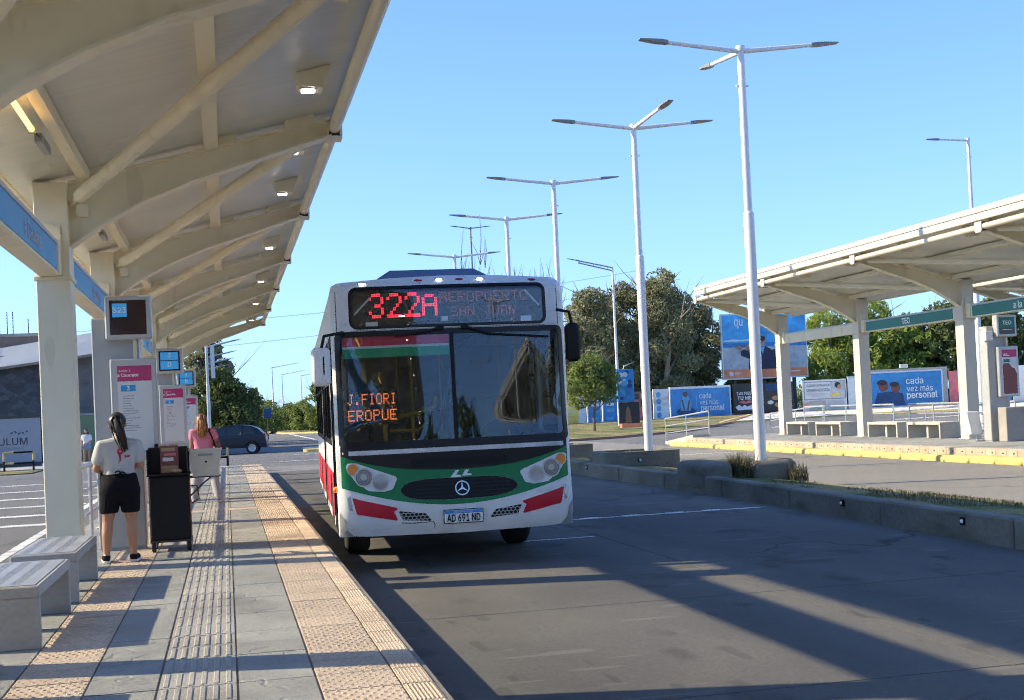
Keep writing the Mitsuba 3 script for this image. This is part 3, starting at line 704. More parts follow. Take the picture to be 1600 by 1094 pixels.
# ------------------------------------------------------------------ information totems
def totem(x, y, label, body, head, k=1.0, kind=0, zb=.30):
    t = thing('information_totem', label, 'information totem', 'information totems on the platforms')
    W = T().translate([x, y, zb]).scale([k, k, k])
    def P(nm, m, mm, par=t, lab=None): return putd(nm, mikit.ply(m, mm), par, W)
    P('body', cat([cbox(-.26, .26, .0, .30, .02, 2.66, .012), box(-.24, .24, .01, .29, 0, .02)]), 'm_grey_panel')
    b = P('poster_case', cbox(-.06, .45, -.13, .0, 1.02, 2.18, .012), 'm_silver_frame')
    P('poster', box(.02, .395, -.134, -.13, 1.07, 2.10), 'm_poster_white', b)
    P('poster_header', box(.02, .395, -.1375, -.134, 1.925, 2.10), 'm_pink_sign', b)
    P('route_tile', box(.055, .215, -.1375, -.134, 1.81, 1.88), 'm_sky_sign' if kind < 3 else 'm_green_sign', b)
    if kind != 3:
        P('header_lettering', cat([text('Andén 3', .024, '-y', (.10, -.138, 2.045), .002), text(['a Caucete', 'a Caucete', 'a Caucete'][kind % 3], .036, '-y', (.135, -.138, 1.995), .002, True)]), 'm_letter_white', b)
        P('tile_number', text('3', .045, '-y', (.135, -.138, 1.845), .002, True), 'm_letter_white', b)
        r = np.random.default_rng(7)
        P('timetable_line', cat([box(.07, .07 + r.uniform(.05, .2), -.1362, -.134, z, z + .007) for z in np.arange(1.36, 1.77, .028)]), 'm_print_grey', b)
    else:
        P('header_lettering', cat([box(.05, .16, -.139, -.1375, 1.985, 2.005), box(.05, .22, -.139, -.1375, 1.955, 1.97)]), 'm_letter_white', b)
        P('dark_print', slab_xz([(.03, 1.08), (.385, 1.08), (.385, 1.55), (.33, 1.66), (.26, 1.69), (.2, 1.78), (.06, 1.79), (.03, 1.72)], -.1375, -.134), 'm_card_red', b)
    s = P('screen_case', cbox(-.09, .42, -.17, .02, 2.40, 2.90, .015), 'm_silver_frame')
    scr = P('screen', box(-.035, .365, -.174, -.17, 2.455, 2.845), 'm_screen_dark', s)
    P('screen_bracket', cbox(.20, .24, -.06, .02, 2.18, 2.40, .004), 'm_cream', s)
    if kind == 0:
        q = put  # lit tile on the screen
        k1 = uniq(s + '__screen_tile'); scene[k1] = {**mikit.ply(box(-.005, .155, -.178, -.174, 2.655, 2.81), 'm_sky_sign', **glow((.004, .03, .065))), 'to_world': W}
        P('screen_text', text('323', .06, '-y', (.075, -.179, 2.735), .002, True), 'm_letter_white', s)
    elif kind in (1, 2):
        for a, b_, tx in ((2.665, 2.82, '3'), (2.485, 2.65, 'D')):
            k1 = uniq(s + '__screen_tile'); scene[k1] = {**mikit.ply(box(-.005, .335, -.178, -.174, a, b_), 'm_sky_sign', **glow((.004, .03, .065))), 'to_world': W}
            P('screen_text', text(tx, .08, '-y', (.165, -.179, (a + b_) / 2 + .012), .002, True), 'm_letter_white', s)
    else:
        P('screen_tile', box(-.03, .36, -.178, -.174, 2.60, 2.84), 'm_green_sign', s)
        P('screen_text', text('TEO', .085, '-y', (.165, -.179, 2.72), .002, True), 'm_letter_white', s)
        P('screen_line', box(.05, .28, -.177, -.174, 2.55, 2.565), 'm_letter_white', s)
    return t
def slab_xz(pts, y0, y1):
    return prism_y(pts, y0, y1)
totem(-1.21, 15.3, 'grey totem with dark screen and pink-headed timetable behind the woman in grey', None, None, 1, 0)
totem(-1.21, 26.1, 'second grey totem with two blue tiles on its screen, behind the trolley', None, None, 1, 1)
totem(-1.21, 36.8, 'third grey totem, farthest along the left platform', None, None, 1, 2)
totem(19.15, 29.0, 'pale totem with green screen and dark poster at the right picture edge', None, None, 1.1, 3)
k = thing('ticket_cabinet', 'grey steel cabinet standing at the foot of the right totem', 'cabinet')
put('body', cbox(18.97, 19.75, 28.5, 28.85, .3, 1.16, .012), 'm_concrete', k); put('plinth', box(18.99, 19.73, 28.52, 28.83, .295, .31), 'm_dark_steel', k)
k = thing('litter_bin', 'white litter bin leaning beside the near column of the right station', 'litter bin')
m = cbox(-.18, .18, -.16, .16, 0, .6, .02); v = np.asarray(m.vertices); v[:, 0] -= .18 * v[:, 2]
put('bin_body', move(tm(v, m.faces), 18.75, 29.6, .48), 'm_white_paint', k); put('bin_post', cat([tube([[18.9, 29.7, .3], [18.9, 29.7, 1.0]], .03, 8), box(18.75, 19.05, 29.55, 29.85, .3, .32)]), 'm_galvanised', k)
k = thing('meter_box', 'small white box hanging beside the right totem', 'box')
put('case', cbox(18.78, 18.98, 28.9, 29.1, 2.86, 3.1, .01), 'm_white_paint', k); put('hinge', tube([[18.99, 28.95, 2.88], [18.99, 28.95, 3.08]], .012, 6), 'm_galvanised', k)

# ------------------------------------------------------------------ the bus (u to the right as seen, v back from the nose, w up)
BUS = T().translate([2.4, 13.62, 0]).rotate([0, 0, 1], -3.0)
bus = thing('city_bus', 'white, green and red city bus with lit number sign, pulling in at the platform', 'bus')
def nose(u, w):
    """depth of the front skin"""
    a = np.abs(u)
    v = (0.05 + 0.05 * np.clip((w - 1.3) / .3, 0, 1)) * (a / 1.2) ** 2.2 + 0.06 * np.clip((a - 1.15) / 0.125, 0, 1) ** 2.2
    v = v + 0.055 * np.clip(w - 1.34, 0, None) + 0.16 * np.clip((w - 3.02) / 0.2, 0, None) ** 2
    v = v - 0.035 * np.exp(-((w - 0.72) / 0.22) ** 2) + 0.05 * np.clip((0.52 - w) / 0.12, 0, None)
    return v
def B(nm, m, mt, par=None, smooth=False, lab=None, kind=None, glowing=None):
    k = uniq((par or bus) + '__' + nm)
    scene[k] = {**mikit.ply(m, mt, smooth, **(glow(glowing) if glowing else {})), 'to_world': BUS}
    if lab or kind:
        labels[k] = {**({'label': lab} if lab else {}), **({'kind': kind} if kind else {})}
    return k
def rings(poly):
    poly = shapely.geometry.polygon.orient(poly)
    return [np.array(poly.exterior.coords)[:-1]] + [np.array(r.coords)[:-1] for r in poly.interiors]
def skin(poly, out=0.0, th=0.02, edge=0.07, dv=0.0):
    """a panel lying on the nose: outline in (u, w), proud by out, th thick"""
    polys = [poly] if poly.geom_type == 'Polygon' else list(poly.geoms)
    ms = []
    for p in polys:
        m = m3.Manifold.extrude(m3.CrossSection(rings(p), m3.FillRule.EvenOdd), th).refine_to_length(edge)
        q = m.to_mesh(); x = q.vert_properties[:, :3].astype(float)
        y = nose(x[:, 0], x[:, 1]) - out + (th - x[:, 2]) + dv
        ms.append(tm(np.stack([x[:, 0], y, x[:, 1]], 1), q.tri_verts))
    return cat(ms)
def rr(u0, u1, w0, w1, r=.05): return sbox(u0 + r, w0 + r, u1 - r, w1 - r).buffer(r)
def bez(*pts, n=12):
    p = np.array(pts, float)[:, None, :]; t = np.linspace(0, 1, n)[:, None]
    while len(p) > 1: p = (1 - t) * p[:-1] + t * p[1:]
    return p[0]
def ell(u, w, r, n=10, s=1.0): return affinity.scale(Point(u, w).buffer(r, quad_segs=n), s, 1.0)

ws = rr(-1.232, 1.258, 1.36, 2.605, .06)
dsp = rr(-1.075, 1.085, 2.64, 3.095, .09)
out = Polygon([(-1.275, .44), (-1.275, 3.05), (-1.255, 3.125), (-1.19, 3.158), (-.6, 3.195), (0, 3.21), (.6, 3.195), (1.19, 3.158), (1.255, 3.125), (1.275, 3.05), (1.275, .44), (1.0, .415), (0, .40), (-1.0, .415)])
low = sbox(-1.3, .3, 1.3, 1.37)
B('front_panel', skin(out.difference(ws).difference(dsp).difference(low), 0, .05, .06), 'm_bus_white', None, 35)
B('bumper', skin(out.intersection(low), 0.0, .06, .06), 'm_bus_white', None, 35)
gtop = np.vstack([bez((-1.235, 1.285), (-.85, 1.13), (-.5, 1.095), (0, 1.09)), bez((0, 1.09), (.5, 1.09), (.85, 1.13), (1.235, 1.28))])
gbot = np.vstack([bez((1.235, .955), (.8, .80), (.4, .715), (0, .715)), bez((0, .715), (-.4, .715), (-.8, .80), (-1.235, .945))])
green = Polygon(np.vstack([gtop, gbot])).buffer(0)
grille = Polygon(np.vstack([bez((-.62, .885), (-.60, 1.0), (-.40, 1.005), (0, 1.0)), bez((0, 1.0), (.40, 1.005), (.60, 1.0), (.66, .89)), bez((.66, .89), (.62, .765), (.3, .77), (0, .768)), bez((0, .768), (-.3, .77), (-.58, .765), (-.62, .885))])).buffer(0)
B('green_band', skin(green.difference(grille), .006, .02, .07), 'm_bus_green', None, 35)
blk = Polygon(np.vstack([[(-1.235, 1.375)], [(1.235, 1.375)], gtop[::-1]])).buffer(0)
B('black_panel', skin(blk, .004, .02, .07), 'm_black_gloss', None, 35)
B('vent_slit', skin(rr(-.5, .55, 1.13, 1.215, .04), .007, .01), 'm_black', None)
B('silver_strip', skin(rr(-1.15, 1.19, 1.285, 1.333, .006), .012, .02), 'm_silver_strip')
gk = B('grille', skin(grille.buffer(-.002), .004, .012), 'm_black')
for i in range(5):
    w = .80 + .042 * i
    B('slat', skin(sbox(-.56, w, .58, w + .012).intersection(grille.buffer(-.01)), .009, .008), 'm_black_gloss', gk)
# star badge in a ring
em = B('badge', skin(ell(.045, .885, .078).difference(ell(.045, .885, .066)), .018, .012, .03), 'm_chrome')
star = shapely.union_all([affinity.rotate(Polygon([(.045 - .011, .885), (.045, .885 + .068), (.045 + .011, .885)]), a, origin=(.045, .885)) for a in (0, 120, 240)])
B('badge_star', skin(star.buffer(.001), .016, .01, .03), 'm_chrome', em)
el = [[(0, 0), (.115, 0), (.085, .028), (.065, .028), (.095, .072), (.055, .072)]]
lo = shapely.union_all([Polygon([(.0, 0), (.12, 0), (.105, .022), (.06, .022), (.098, .075), (.058, .075)]), Polygon([(.125, .012), (.235, .012), (.222, .033), (.18, .033), (.205, .075), (.165, .075)])])
B('maker_emblem', skin(affinity.translate(lo, -.075, 1.003), .012, .01, .05), 'm_chrome')
def mirror(p, s): return affinity.scale(p, s, 1, origin=(0.02, 0))
for s in (1, -1):
    hl = Polygon([(-1.19, 1.205), (-1.08, 1.205), (-.64, 1.035), (-.70, .91), (-.80, .885), (-.96, .905), (-1.10, 1.02), (-1.17, 1.12)]).buffer(-.03).buffer(.03, quad_segs=5)
    h = B('headlight', skin(mirror(hl, s), .014, .02, .05), 'm_bus_white', None, 35)
    for u, w, r, mt in ((-1.112, 1.138, .056, 'm_amber_lens'), (-1.0, 1.05, .088, 'm_lens_dark' ), (-.83, .988, .08, 'm_lens_glass')):
        uu = u if s == 1 else .04 - u
        lk = B('lamp', skin(ell(uu, w, r), .020, .012, .05), mt, h, 35)
        B('lamp_ring', skin(ell(uu, w, r * 1.16).difference(ell(uu, w, r * .97)), .025, .016, .05), 'm_silver_frame', h, 35)
        if mt != 'm_amber_lens':
            B('bulb', skin(ell(uu, w + .004, r * .42), .024, .005, .04), 'm_lens_glass', lk)
            B('lens_rib', skin(shapely.union_all([ell(uu, w, r * q).difference(ell(uu, w, r * q - .005)) for q in (.62, .82)]), .0235, .004, .05), 'm_lens_glass', lk)
    rd = Polygon([(-1.135, .845), (-1.06, .815), (-.64, .705), (-.70, .672), (-.655, .57), (-.80, .60), (-1.09, .66)]).buffer(-.012).buffer(.012)
    rim = Polygon([(-1.195, .845), (-1.15, .87), (-1.05, .84), (-.60, .715), (-.30, .64), (-.255, .535), (-.60, .548), (-.68, .555), (-1.10, .638), (-1.17, .70)]).buffer(-.02).buffer(.02)
    B('recess', skin(mirror(rim, s), .005, .012, .06), 'm_bus_white', None, 35)
    B('side_lamp', skin(mirror(Polygon([(-1.185, .835), (-1.15, .86), (-1.13, .70), (-1.165, .71)]), s), .010, .014), 'm_lens_glass')
    B('red_panel', skin(mirror(rd, s), .011, .016, .06), 'm_bus_red', None, 35)
    me = Polygon([(-.655, .675), (-.36, .635), (-.29, .55), (-.60, .572)]).buffer(-.01).buffer(.01)
    mk = B('air_inlet', skin(mirror(me, s), .009, .01), 'm_black')
    hexl = []
    for i in range(9):
        for j in range(4):
            cx, cy = -.64 + .045 * i + (.0225 if j % 2 else 0), .56 + .034 * j
            hx = Polygon([(cx + .025 * math.cos(a), cy + .021 * math.sin(a)) for a in np.arange(6) * math.pi / 3 + math.pi / 6])
            hexl.append(hx.exterior.buffer(.0028))
    B('mesh', skin(mirror(shapely.union_all(hexl).intersection(me), s), .014, .006, .2), 'm_silver_frame', mk)
pl = B('number_plate', skin(rr(-.165, .255, .512, .655, .012), .022, .012), 'm_letter_white')
B('plate_frame', skin(rr(-.17, .26, .507, .66, .014).difference(rr(-.162, .252, .515, .652, .01)), .024, .014), 'm_black', pl)
B('plate_band', skin(sbox(-.158, .615, .248, .648), .0245, .004), 'm_board_blue', pl)
def on_nose(txt, h, u, w, out, mt, par, bold=True, fit=None, nm='lettering'):
    m = text(txt, h, '-y', (u, 0, w), .003, bold, fit); v = np.asarray(m.vertices).copy()
    v[:, 1] += nose(np.full(len(v), u), v[:, 2]) - out + .02 * 0
    return B(nm, tm(v, m.faces), mt, par)
on_nose('AD 691 ND', .078, .045, .567, .0275, 'm_black', pl, True, .36)
on_nose('REPUBLICA ARGENTINA', .014, .045, .632, .0275, 'm_letter_white', pl, False, .20)
B('crack', tube([[u, float(nose(np.array(u), np.array(w))) - .004, w] for u, w in ((-.62, .545), (-.5, .535), (-.38, .538), (-.28, .545), (-.262, .50), (-.27, .47))], .004, 5), 'm_black')
# windscreen, frit, mullion, wipers
frit = ws.buffer(.012).difference(rr(-1.185, 1.215, 1.42, 2.555, .05))
B('windscreen_frame', skin(frit, .004, .03, .07), 'm_black_gloss', None, 35)
def glass(u0, u1, w0, w1):
    n, k = 14, 14
    U_, W_ = np.meshgrid(np.linspace(u0, u1, n), np.linspace(w0, w1, k))
    v = np.stack([U_, nose(U_, W_) + .004, W_], -1).reshape(-1, 3)
    f = []
    for i in range(k - 1):
        for j in range(n - 1):
            a = i * n + j; f += [[a, a + 1, a + n + 1], [a, a + n + 1, a + n]]
    return tm(v, f)
B('windscreen', glass(-1.20, .012, 1.40, 2.57), 'm_glass', None, True)
B('windscreen', glass(.012, 1.228, 1.40, 2.57), 'm_glass', None, True)
B('mullion', skin(sbox(-.008, 1.40, .034, 2.575), .004, .03), 'm_black', None)
for a, b, c in (((-.11, 2.63), (-.25, 2.585), (-.60, 2.545)), ((.16, 2.63), (.42, 2.54), (1.10, 2.49))):
    p = [[q[0], float(nose(np.array(q[0]), np.array(q[1]))) - .035, q[1]] for q in (a, b, c)]
    wk = B('wiper', tube(p, [.014, .012, .009], 6), 'm_black')
    B('wiper_pivot', cbox(a[0] - .04, a[0] + .04, p[0][1] - .02, p[0][1] + .05, a[1] - .03, a[1] + .02, .008), 'm_black', wk)
# destination display
B('display_back', skin(dsp.buffer(.03), -.10, .02, .1), 'm_black')
B('display_frame', skin(dsp.buffer(.004).difference(dsp.buffer(-.028)), .004, .06, .07), 'm_black_gloss', None, 35)
dg = B('display_glass', skin(dsp.buffer(-.02), -.006, .003, .1), 'm_glass_clear')
DOT = {'3': '01110 10001 00001 00110 00001 10001 01110', '2': '01110 10001 00001 00010 00100 01000 11111', 'A': '01110 10001 10001 11111 10001 10001 10001', 'E': '11111 10000 10000 11110 10000 10000 11111',
       'R': '11110 10001 10001 11110 10100 10010 10001', 'O': '01110 10001 10001 10001 10001 10001 01110', 'P': '11110 10001 10001 11110 10000 10000 10000', 'U': '10001 10001 10001 10001 10001 10001 01110',
       'T': '11111 00100 00100 00100 00100 00100 00100', 'S': '01111 10000 10000 01110 00001 00001 11110', 'N': '10001 11001 11001 10101 10011 10011 10001', 'J': '00111 00010 00010 00010 00010 10010 01100',
       'F': '11111 10000 10000 11110 10000 10000 10000', 'I': '01110 00100 00100 00100 00100 00100 01110', '.': '00000 00000 00000 00000 00000 01100 01100', ' ': '00000 ' * 7}
def leds(txt, u0, w0, wid, hei, dv, mult=1, size=.7, gap=1):
    """lamps of a dot-matrix sign: u0, w0 lower left corner"""
    cols = []
    for ch in txt:
        rows = DOT[ch].split()
        for c in range(5): cols.append([rows[r][c] == '1' for r in range(7)])
        for _ in range(gap): cols.append([False] * 7)
    cols = cols[:len(cols) - gap]
    g = np.array(cols).T
    g = np.kron(g, np.ones((mult, mult), bool))
    px, pz = wid / g.shape[1], hei / g.shape[0]
    ms = []
    for r, c in zip(*np.nonzero(g)):
        u, w = u0 + (c + .5) * px, w0 + hei - (r + .5) * pz
        v = float(nose(np.array(u), np.array(w))) + dv
        a, b = px * size / 2, pz * size / 2
        ms.append(tm([[u - a, v, w - b], [u + a, v, w - b], [u + a, v, w + b], [u - a, v, w + b]], [[0, 1, 2], [0, 2, 3]]))
    return cat(ms)
B('route_number', leds('322', -.86, 2.755, .555, .27, .055, 2, .72), 'm_black', dg, lab='red lit route number 322', glowing=(.60, .016, .036), kind='stuff')
B('route_letter', leds('A', -.285, 2.765, .17, .235, .055, 2, .6), 'm_black', dg, glowing=(.65, .03, .06), kind='stuff')
B('destination_text', leds('AEROPUERTO', -.09, 2.905, .98, .115, .055, 1, .6), 'm_black', dg, glowing=(.075, .02, .012), kind='stuff')
B('destination_text', leds('SAN JUAN', .03, 2.745, .72, .11, .055, 1, .6), 'm_black', dg, glowing=(.075, .02, .012), kind='stuff')
for u0, w0, u1, w1 in ((-1.02, 2.80, -.84, 2.98), (1.02, 2.84, .86, 3.02)):
    B('display_stay', tube([[u0, float(nose(np.array(u0), np.array(w0))) + .04, w0], [u1, float(nose(np.array(u1), np.array(w1))) + .04, w1]], .012, 6), 'm_silver_frame', dg)
for u, w, a, b in ((-.90, 2.665, .13, .05), (-.08, 2.70, .07, .05), (.80, 2.67, .12, .06)):
    B('display_plate', skin(sbox(u, w, u + a, w + b), -.025, .006, .2), 'm_silver_frame', dg)
# roof lamps
for i, (u, lit) in enumerate(((-.92, 1), (-.31, 0), (-.085, 1), (.14, 0), (.365, 1), (.95, 0))):
    w = 3.165 - .02 * (abs(u) / .9) ** 3 + (.0 if abs(u) > .5 else .0)
    rl = B('marker_lamp', move(sphere((0, 0, 0), .05, 2, (1, .55, .36)), u, float(nose(np.array(u), np.array(w))) + .0, w - .012), 'm_black', None, True)
    B('marker_lens', move(sphere((0, 0, 0), .038, 2, (1, .55, .34)), u, float(nose(np.array(u), np.array(w))) - .014, w - .01), 'm_letter_white' if lit else 'm_bus_red', rl, True, glowing=(2.5, 2.5, 2.3) if lit else None)
# body sides, roof, tail, floor
L = 11.6
side = Polygon([(.135, .42), (L, .46), (L, 3.02), (.30, 3.02), (.25, 1.9), (.20, 1.55), (.14, 1.3)])
arch = shapely.union_all([Point(2.42, .46).buffer(.58), Point(8.1, .46).buffer(.58)])
door = shapely.union_all([sbox(.42, .40, 1.58, 2.62), sbox(5.0, .42, 6.2, 2.62)])
wins = [(1.75, 3.0), (3.06, 4.2), (4.26, 4.92), (6.3, 7.4), (7.46, 8.6), (8.66, 9.8), (9.86, 11.2)]
wl = [sbox(a, 1.42, b, 2.55).buffer(-.05).buffer(.05) for a, b in wins]
wr_ = [sbox(a, 1.42, b, 2.55).buffer(-.05).buffer(.05) for a, b in ((.5, 1.6), *wins[:3], (4.98, 6.24), *wins[3:])]
lp = B('side_panel', prism_x(side.difference(arch).difference(door).difference(shapely.union_all(wl)), -1.275, -1.235), 'm_bus_white', None)
B('side_panel', prism_x(side.difference(arch).difference(shapely.union_all(wr_)), 1.235, 1.275), 'm_bus_white', None)
B('red_stripe', prism_x(sbox(1.52, .55, 4.95, 1.05).difference(arch), -1.281, -1.274), 'm_bus_red', lp)
B('red_stripe', prism_x(sbox(6.25, .55, 11.4, 1.05).difference(arch), -1.281, -1.274), 'm_bus_red', lp)
for a, b in wins:
    for sd in (-1, 1):
        x0, x1 = sorted((sd * 1.262, sd * 1.266))
        wk = B('side_window', box(x0, x1, a, b, 1.40, 2.57), 'm_glass_dark')
        x0, x1 = sorted((sd * 1.268, sd * 1.285))
        B('window_frame', prism_x(sbox(a - .03, 1.37, b + .03, 2.6).difference(sbox(a + .03, 1.44, b - .03, 2.53)).union(sbox(a, 2.1, b, 2.14)), x0, x1), 'm_black', wk)
B('driver_window', box(1.262, 1.266, .5, 1.6, 1.40, 2.57), 'm_glass_dark')
for a, b in ((.42, 1.58), (5.0, 6.2)):
    dk = B('door', prism_x(sbox(a, .42, b, 2.62).difference(sbox(a + .08, .62, (a + b) / 2 - .05, 2.5)).difference(sbox((a + b) / 2 + .05, .62, b - .08, 2.5)), -1.272, -1.245), 'm_black')
    B('door_glass', box(-1.262, -1.258, a + .06, (a + b) / 2 - .03, .60, 2.52), 'm_glass_dark', dk); B('door_glass', box(-1.262, -1.258, (a + b) / 2 + .03, b - .06, .60, 2.52), 'm_glass_dark', dk)
prof = [(-1.275, 3.0), (-1.27, 3.06), (-1.25, 3.12), (-1.18, 3.15), (-.6, 3.19), (0, 3.205), (.6, 3.19), (1.18, 3.15), (1.25, 3.12), (1.27, 3.06), (1.275, 3.0), (1.22, 2.96), (-1.22, 2.96)]
B('roof', prism_y(prof, .33, L), 'm_bus_white', None)
B('tail', box(-1.27, 1.27, L, L + .06, .46, 3.0), 'm_bus_white')
B('floor', box(-1.23, 1.23, .5, L, .40, .62), 'm_bus_floor')
B('ceiling', box(-1.22, 1.22, .4, L, 2.93, 2.955), 'm_interior')
B('front_wall', box(-1.22, 1.22, .16, .2, .5, 1.34), 'm_dash')
B('display_box', box(-1.2, 1.2, .36, .40, 2.6, 2.95), 'm_dash')
q = m3.Manifold.hull_points(np.array([[u, v, w] for u, w in ((-.94, 3.14), (.96, 3.14)) for v in (1.3, 4.4)] + [[u, v, 3.44] for u in (-.5, .52) for v in (1.7, 4.1)]))
B('air_conditioner', cat([q]), 'm_ac_blue')
q = m3.Manifold.hull_points(np.array([[u, v, w] for u, w in ((-.85, 3.15), (.85, 3.15)) for v in (7.3, 9.2)] + [[u, v, 3.34] for u in (-.6, .6) for v in (7.5, 9.0)]))
B('roof_hatch', cat([q]), 'm_bus_white')
# wheels
for v, us in ((2.42, (-1.0, 1.0)), (8.1, (-1.0, 1.0))):
    for u in us:
        ty = B('tyre', move(lathe([(.30, -.15), (.44, -.15), (.485, -.12), (.497, -.08), (.5, 0), (.497, .08), (.485, .12), (.44, .15), (.30, .15), (.30, -.15)], 40, 'x'), u, v, .5), 'm_rubber', None, 40)
        B('rim', move(lathe([(0, -.06), (.12, -.1), (.14, -.04), (.28, -.02), (.305, -.13), (.305, .13), (.28, .02), (.14, .04), (.12, .1), (0, .06)], 32, 'x'), u, v, .5), 'm_silver_frame', ty, 40)
    B('axle', tube([[-1, v, .5], [1, v, .5]], .09, 8), 'm_black')
# mirrors
for nm, uu, w0, w1, mt, hw in (('mirror', -1.40, 2.04, 2.45, 'm_white_paint', .10), ('mirror', 1.345, 2.20, 2.62, 'm_black', .075)):
    mk = B(nm, cbox(uu - hw, uu + hw, -.06, .09, w0, w1, .035), mt, None, 50)
    e = -1.15 if uu < 0 else 1.2
    B('mirror_arm', tube([[uu, 0, w1 - .05], [uu * .97, -.05, w1 + .12], [e, .10, w1 + .16]], .018, 8), 'm_black', mk)
    B('mirror_back_plate', box(uu + (.02 if uu < 0 else -.03), uu + .035, -.064, -.05, w0 + .12, w1 - .1), 'm_black', mk)
for u in (-1.215, 1.225):
    B('panel_gap', skin(sbox(u - .0035, 2.63, u + .0035, 3.06), .0025, .004, .2), 'm_black')
B('panel_gap', skin(sbox(-1.22, 2.622, 1.24, 2.627), .003, .004, .2), 'm_black')
for i, u in enumerate((-1.12, -.9, -.3, .35, .95, 1.12)):
    B('rivet', skin(ell(u, 3.125 if abs(u) < 1 else 2.7, .008, 3), .004, .004), 'm_silver_frame')
B('corner_moulding', skin(Polygon([(-1.27, .42), (-1.27, .68), (-1.225, .62), (-1.20, .50), (-1.12, .42)]), .006, .01, .05), 'm_print_grey')
B('corner_moulding', skin(Polygon([(1.27, .42), (1.27, .68), (1.225, .62), (1.20, .50), (1.12, .42)]), .006, .01, .05), 'm_print_grey')
B('turn_lamp', sphere((-1.29, .3, 0.92), .035, 2), 'm_amber_lens', None, True)
B('turn_lamp', sphere((1.285, .25, 0.70), .03, 2), 'm_bus_red', None, True)
# inside: banner, scrolling sign, dashboard, wheel, seats, rails
def inner(u0, u1, w0, w1, dv, sag=0.0):
    n = 12; us = np.linspace(u0, u1, n)
    v = []
    for w in (w0, w1):
        for i, u in enumerate(us):
            sg = sag * math.sin(i / (n - 1) * math.pi)
            v.append([u, float(nose(np.array(u), np.array(w))) + dv + .008 * math.sin(i * 1.7), w - sg])
    f = []
    for i in range(n - 1): f += [[i, i + 1, n + i + 1], [i, n + i + 1, n + i]]
    return tm(v, f)
bn = B('banner', inner(-1.165, -.015, 2.455, 2.555, .02), 'm_banner_red', lab='red, white and green cloth strip inside the windscreen')
B('banner_white_stripe', inner(-1.165, -.015, 2.43, 2.455, .02), 'm_banner_white', bn)
B('banner_green_stripe', inner(-1.165, -.015, 2.33, 2.43, .02), 'm_banner_green', bn)
sg_ = B('inside_sign', box(-1.16, -.57, .235, .30, 1.60, 1.99), 'm_black')
m = leds('J.FIORI', -1.13, 1.825, .53, .12, 0, 1, .75); v = np.asarray(m.vertices).copy(); v[:, 1] = .232
B('sign_text', tm(v, m.faces), 'm_black', sg_, glowing=(.48, .095, .02), kind='stuff')
m = leds('EROPUE', -1.13, 1.65, .53, .12, 0, 1, .75); v = np.asarray(m.vertices).copy(); v[:, 1] = .232
B('sign_text', tm(v, m.faces), 'm_black', sg_, glowing=(.48, .095, .02), kind='stuff')
B('dashboard', cat([m3.Manifold.hull_points(np.array([[u, v, w] for u in (-1.2, 1.2) for v, w in ((.2, 1.3), (.2, 1.36), (.45, 1.42), (.7, 1.36), (.7, 1.1), (.2, 1.1))]))]), 'm_dash')
a = np.arange(32) / 32 * 2 * np.pi
st = tube(np.stack([.66 + .23 * np.cos(a), .86 + .16 * np.sin(a), 1.42 + .17 * np.sin(a)], 1), .014, 8, True)
sw = B('steering_wheel', st, 'm_black', None, True)
B('steering_column', tube([[.66, .80, 1.0], [.66, .86, 1.42]], .035, 8), 'm_black', sw)
def seat(u, v, w0=.62, mt='m_seat_blue'):
    sk = B('seat', cbox(u - .22, u + .22, v, v + .44, w0 + .38, w0 + .48, .03), mt)
    B('seat_back', cbox(u - .22, u + .22, v + .40, v + .50, w0 + .45, w0 + 1.12, .03), mt, sk)
seat(.66, 1.25, .75, 'm_black')
for v in np.arange(3.2, 10.5, .9):
    for u in (-.95, -.48, .48, .95): seat(u, float(v))
for u, v in ((-.25, 2.2), (.25, 3.4), (-.25, 4.6)):
    B('grab_pole', tube([[u, v, .62], [u, v, 2.93]], .018, 8), 'm_yellow_rail')
B('front_rail', tube([[-.62, 1.9, .62], [-.62, 1.9, 1.55], [-.55, 1.9, 1.66], [-.30, 1.9, 1.70], [-.02, 1.9, 1.76], [0.02, 1.9, 1.9]], .026, 8), 'm_yellow_rail')
B('front_rail', tube([[-.55, 2.1, 1.5], [-.2, 2.1, 1.5], [-.05, 2.1, 1.62]], .02, 8), 'm_yellow_rail')
B('cab_partition', box(.25, 1.2, 1.95, 1.98, .62, 2.5), 'm_dash')

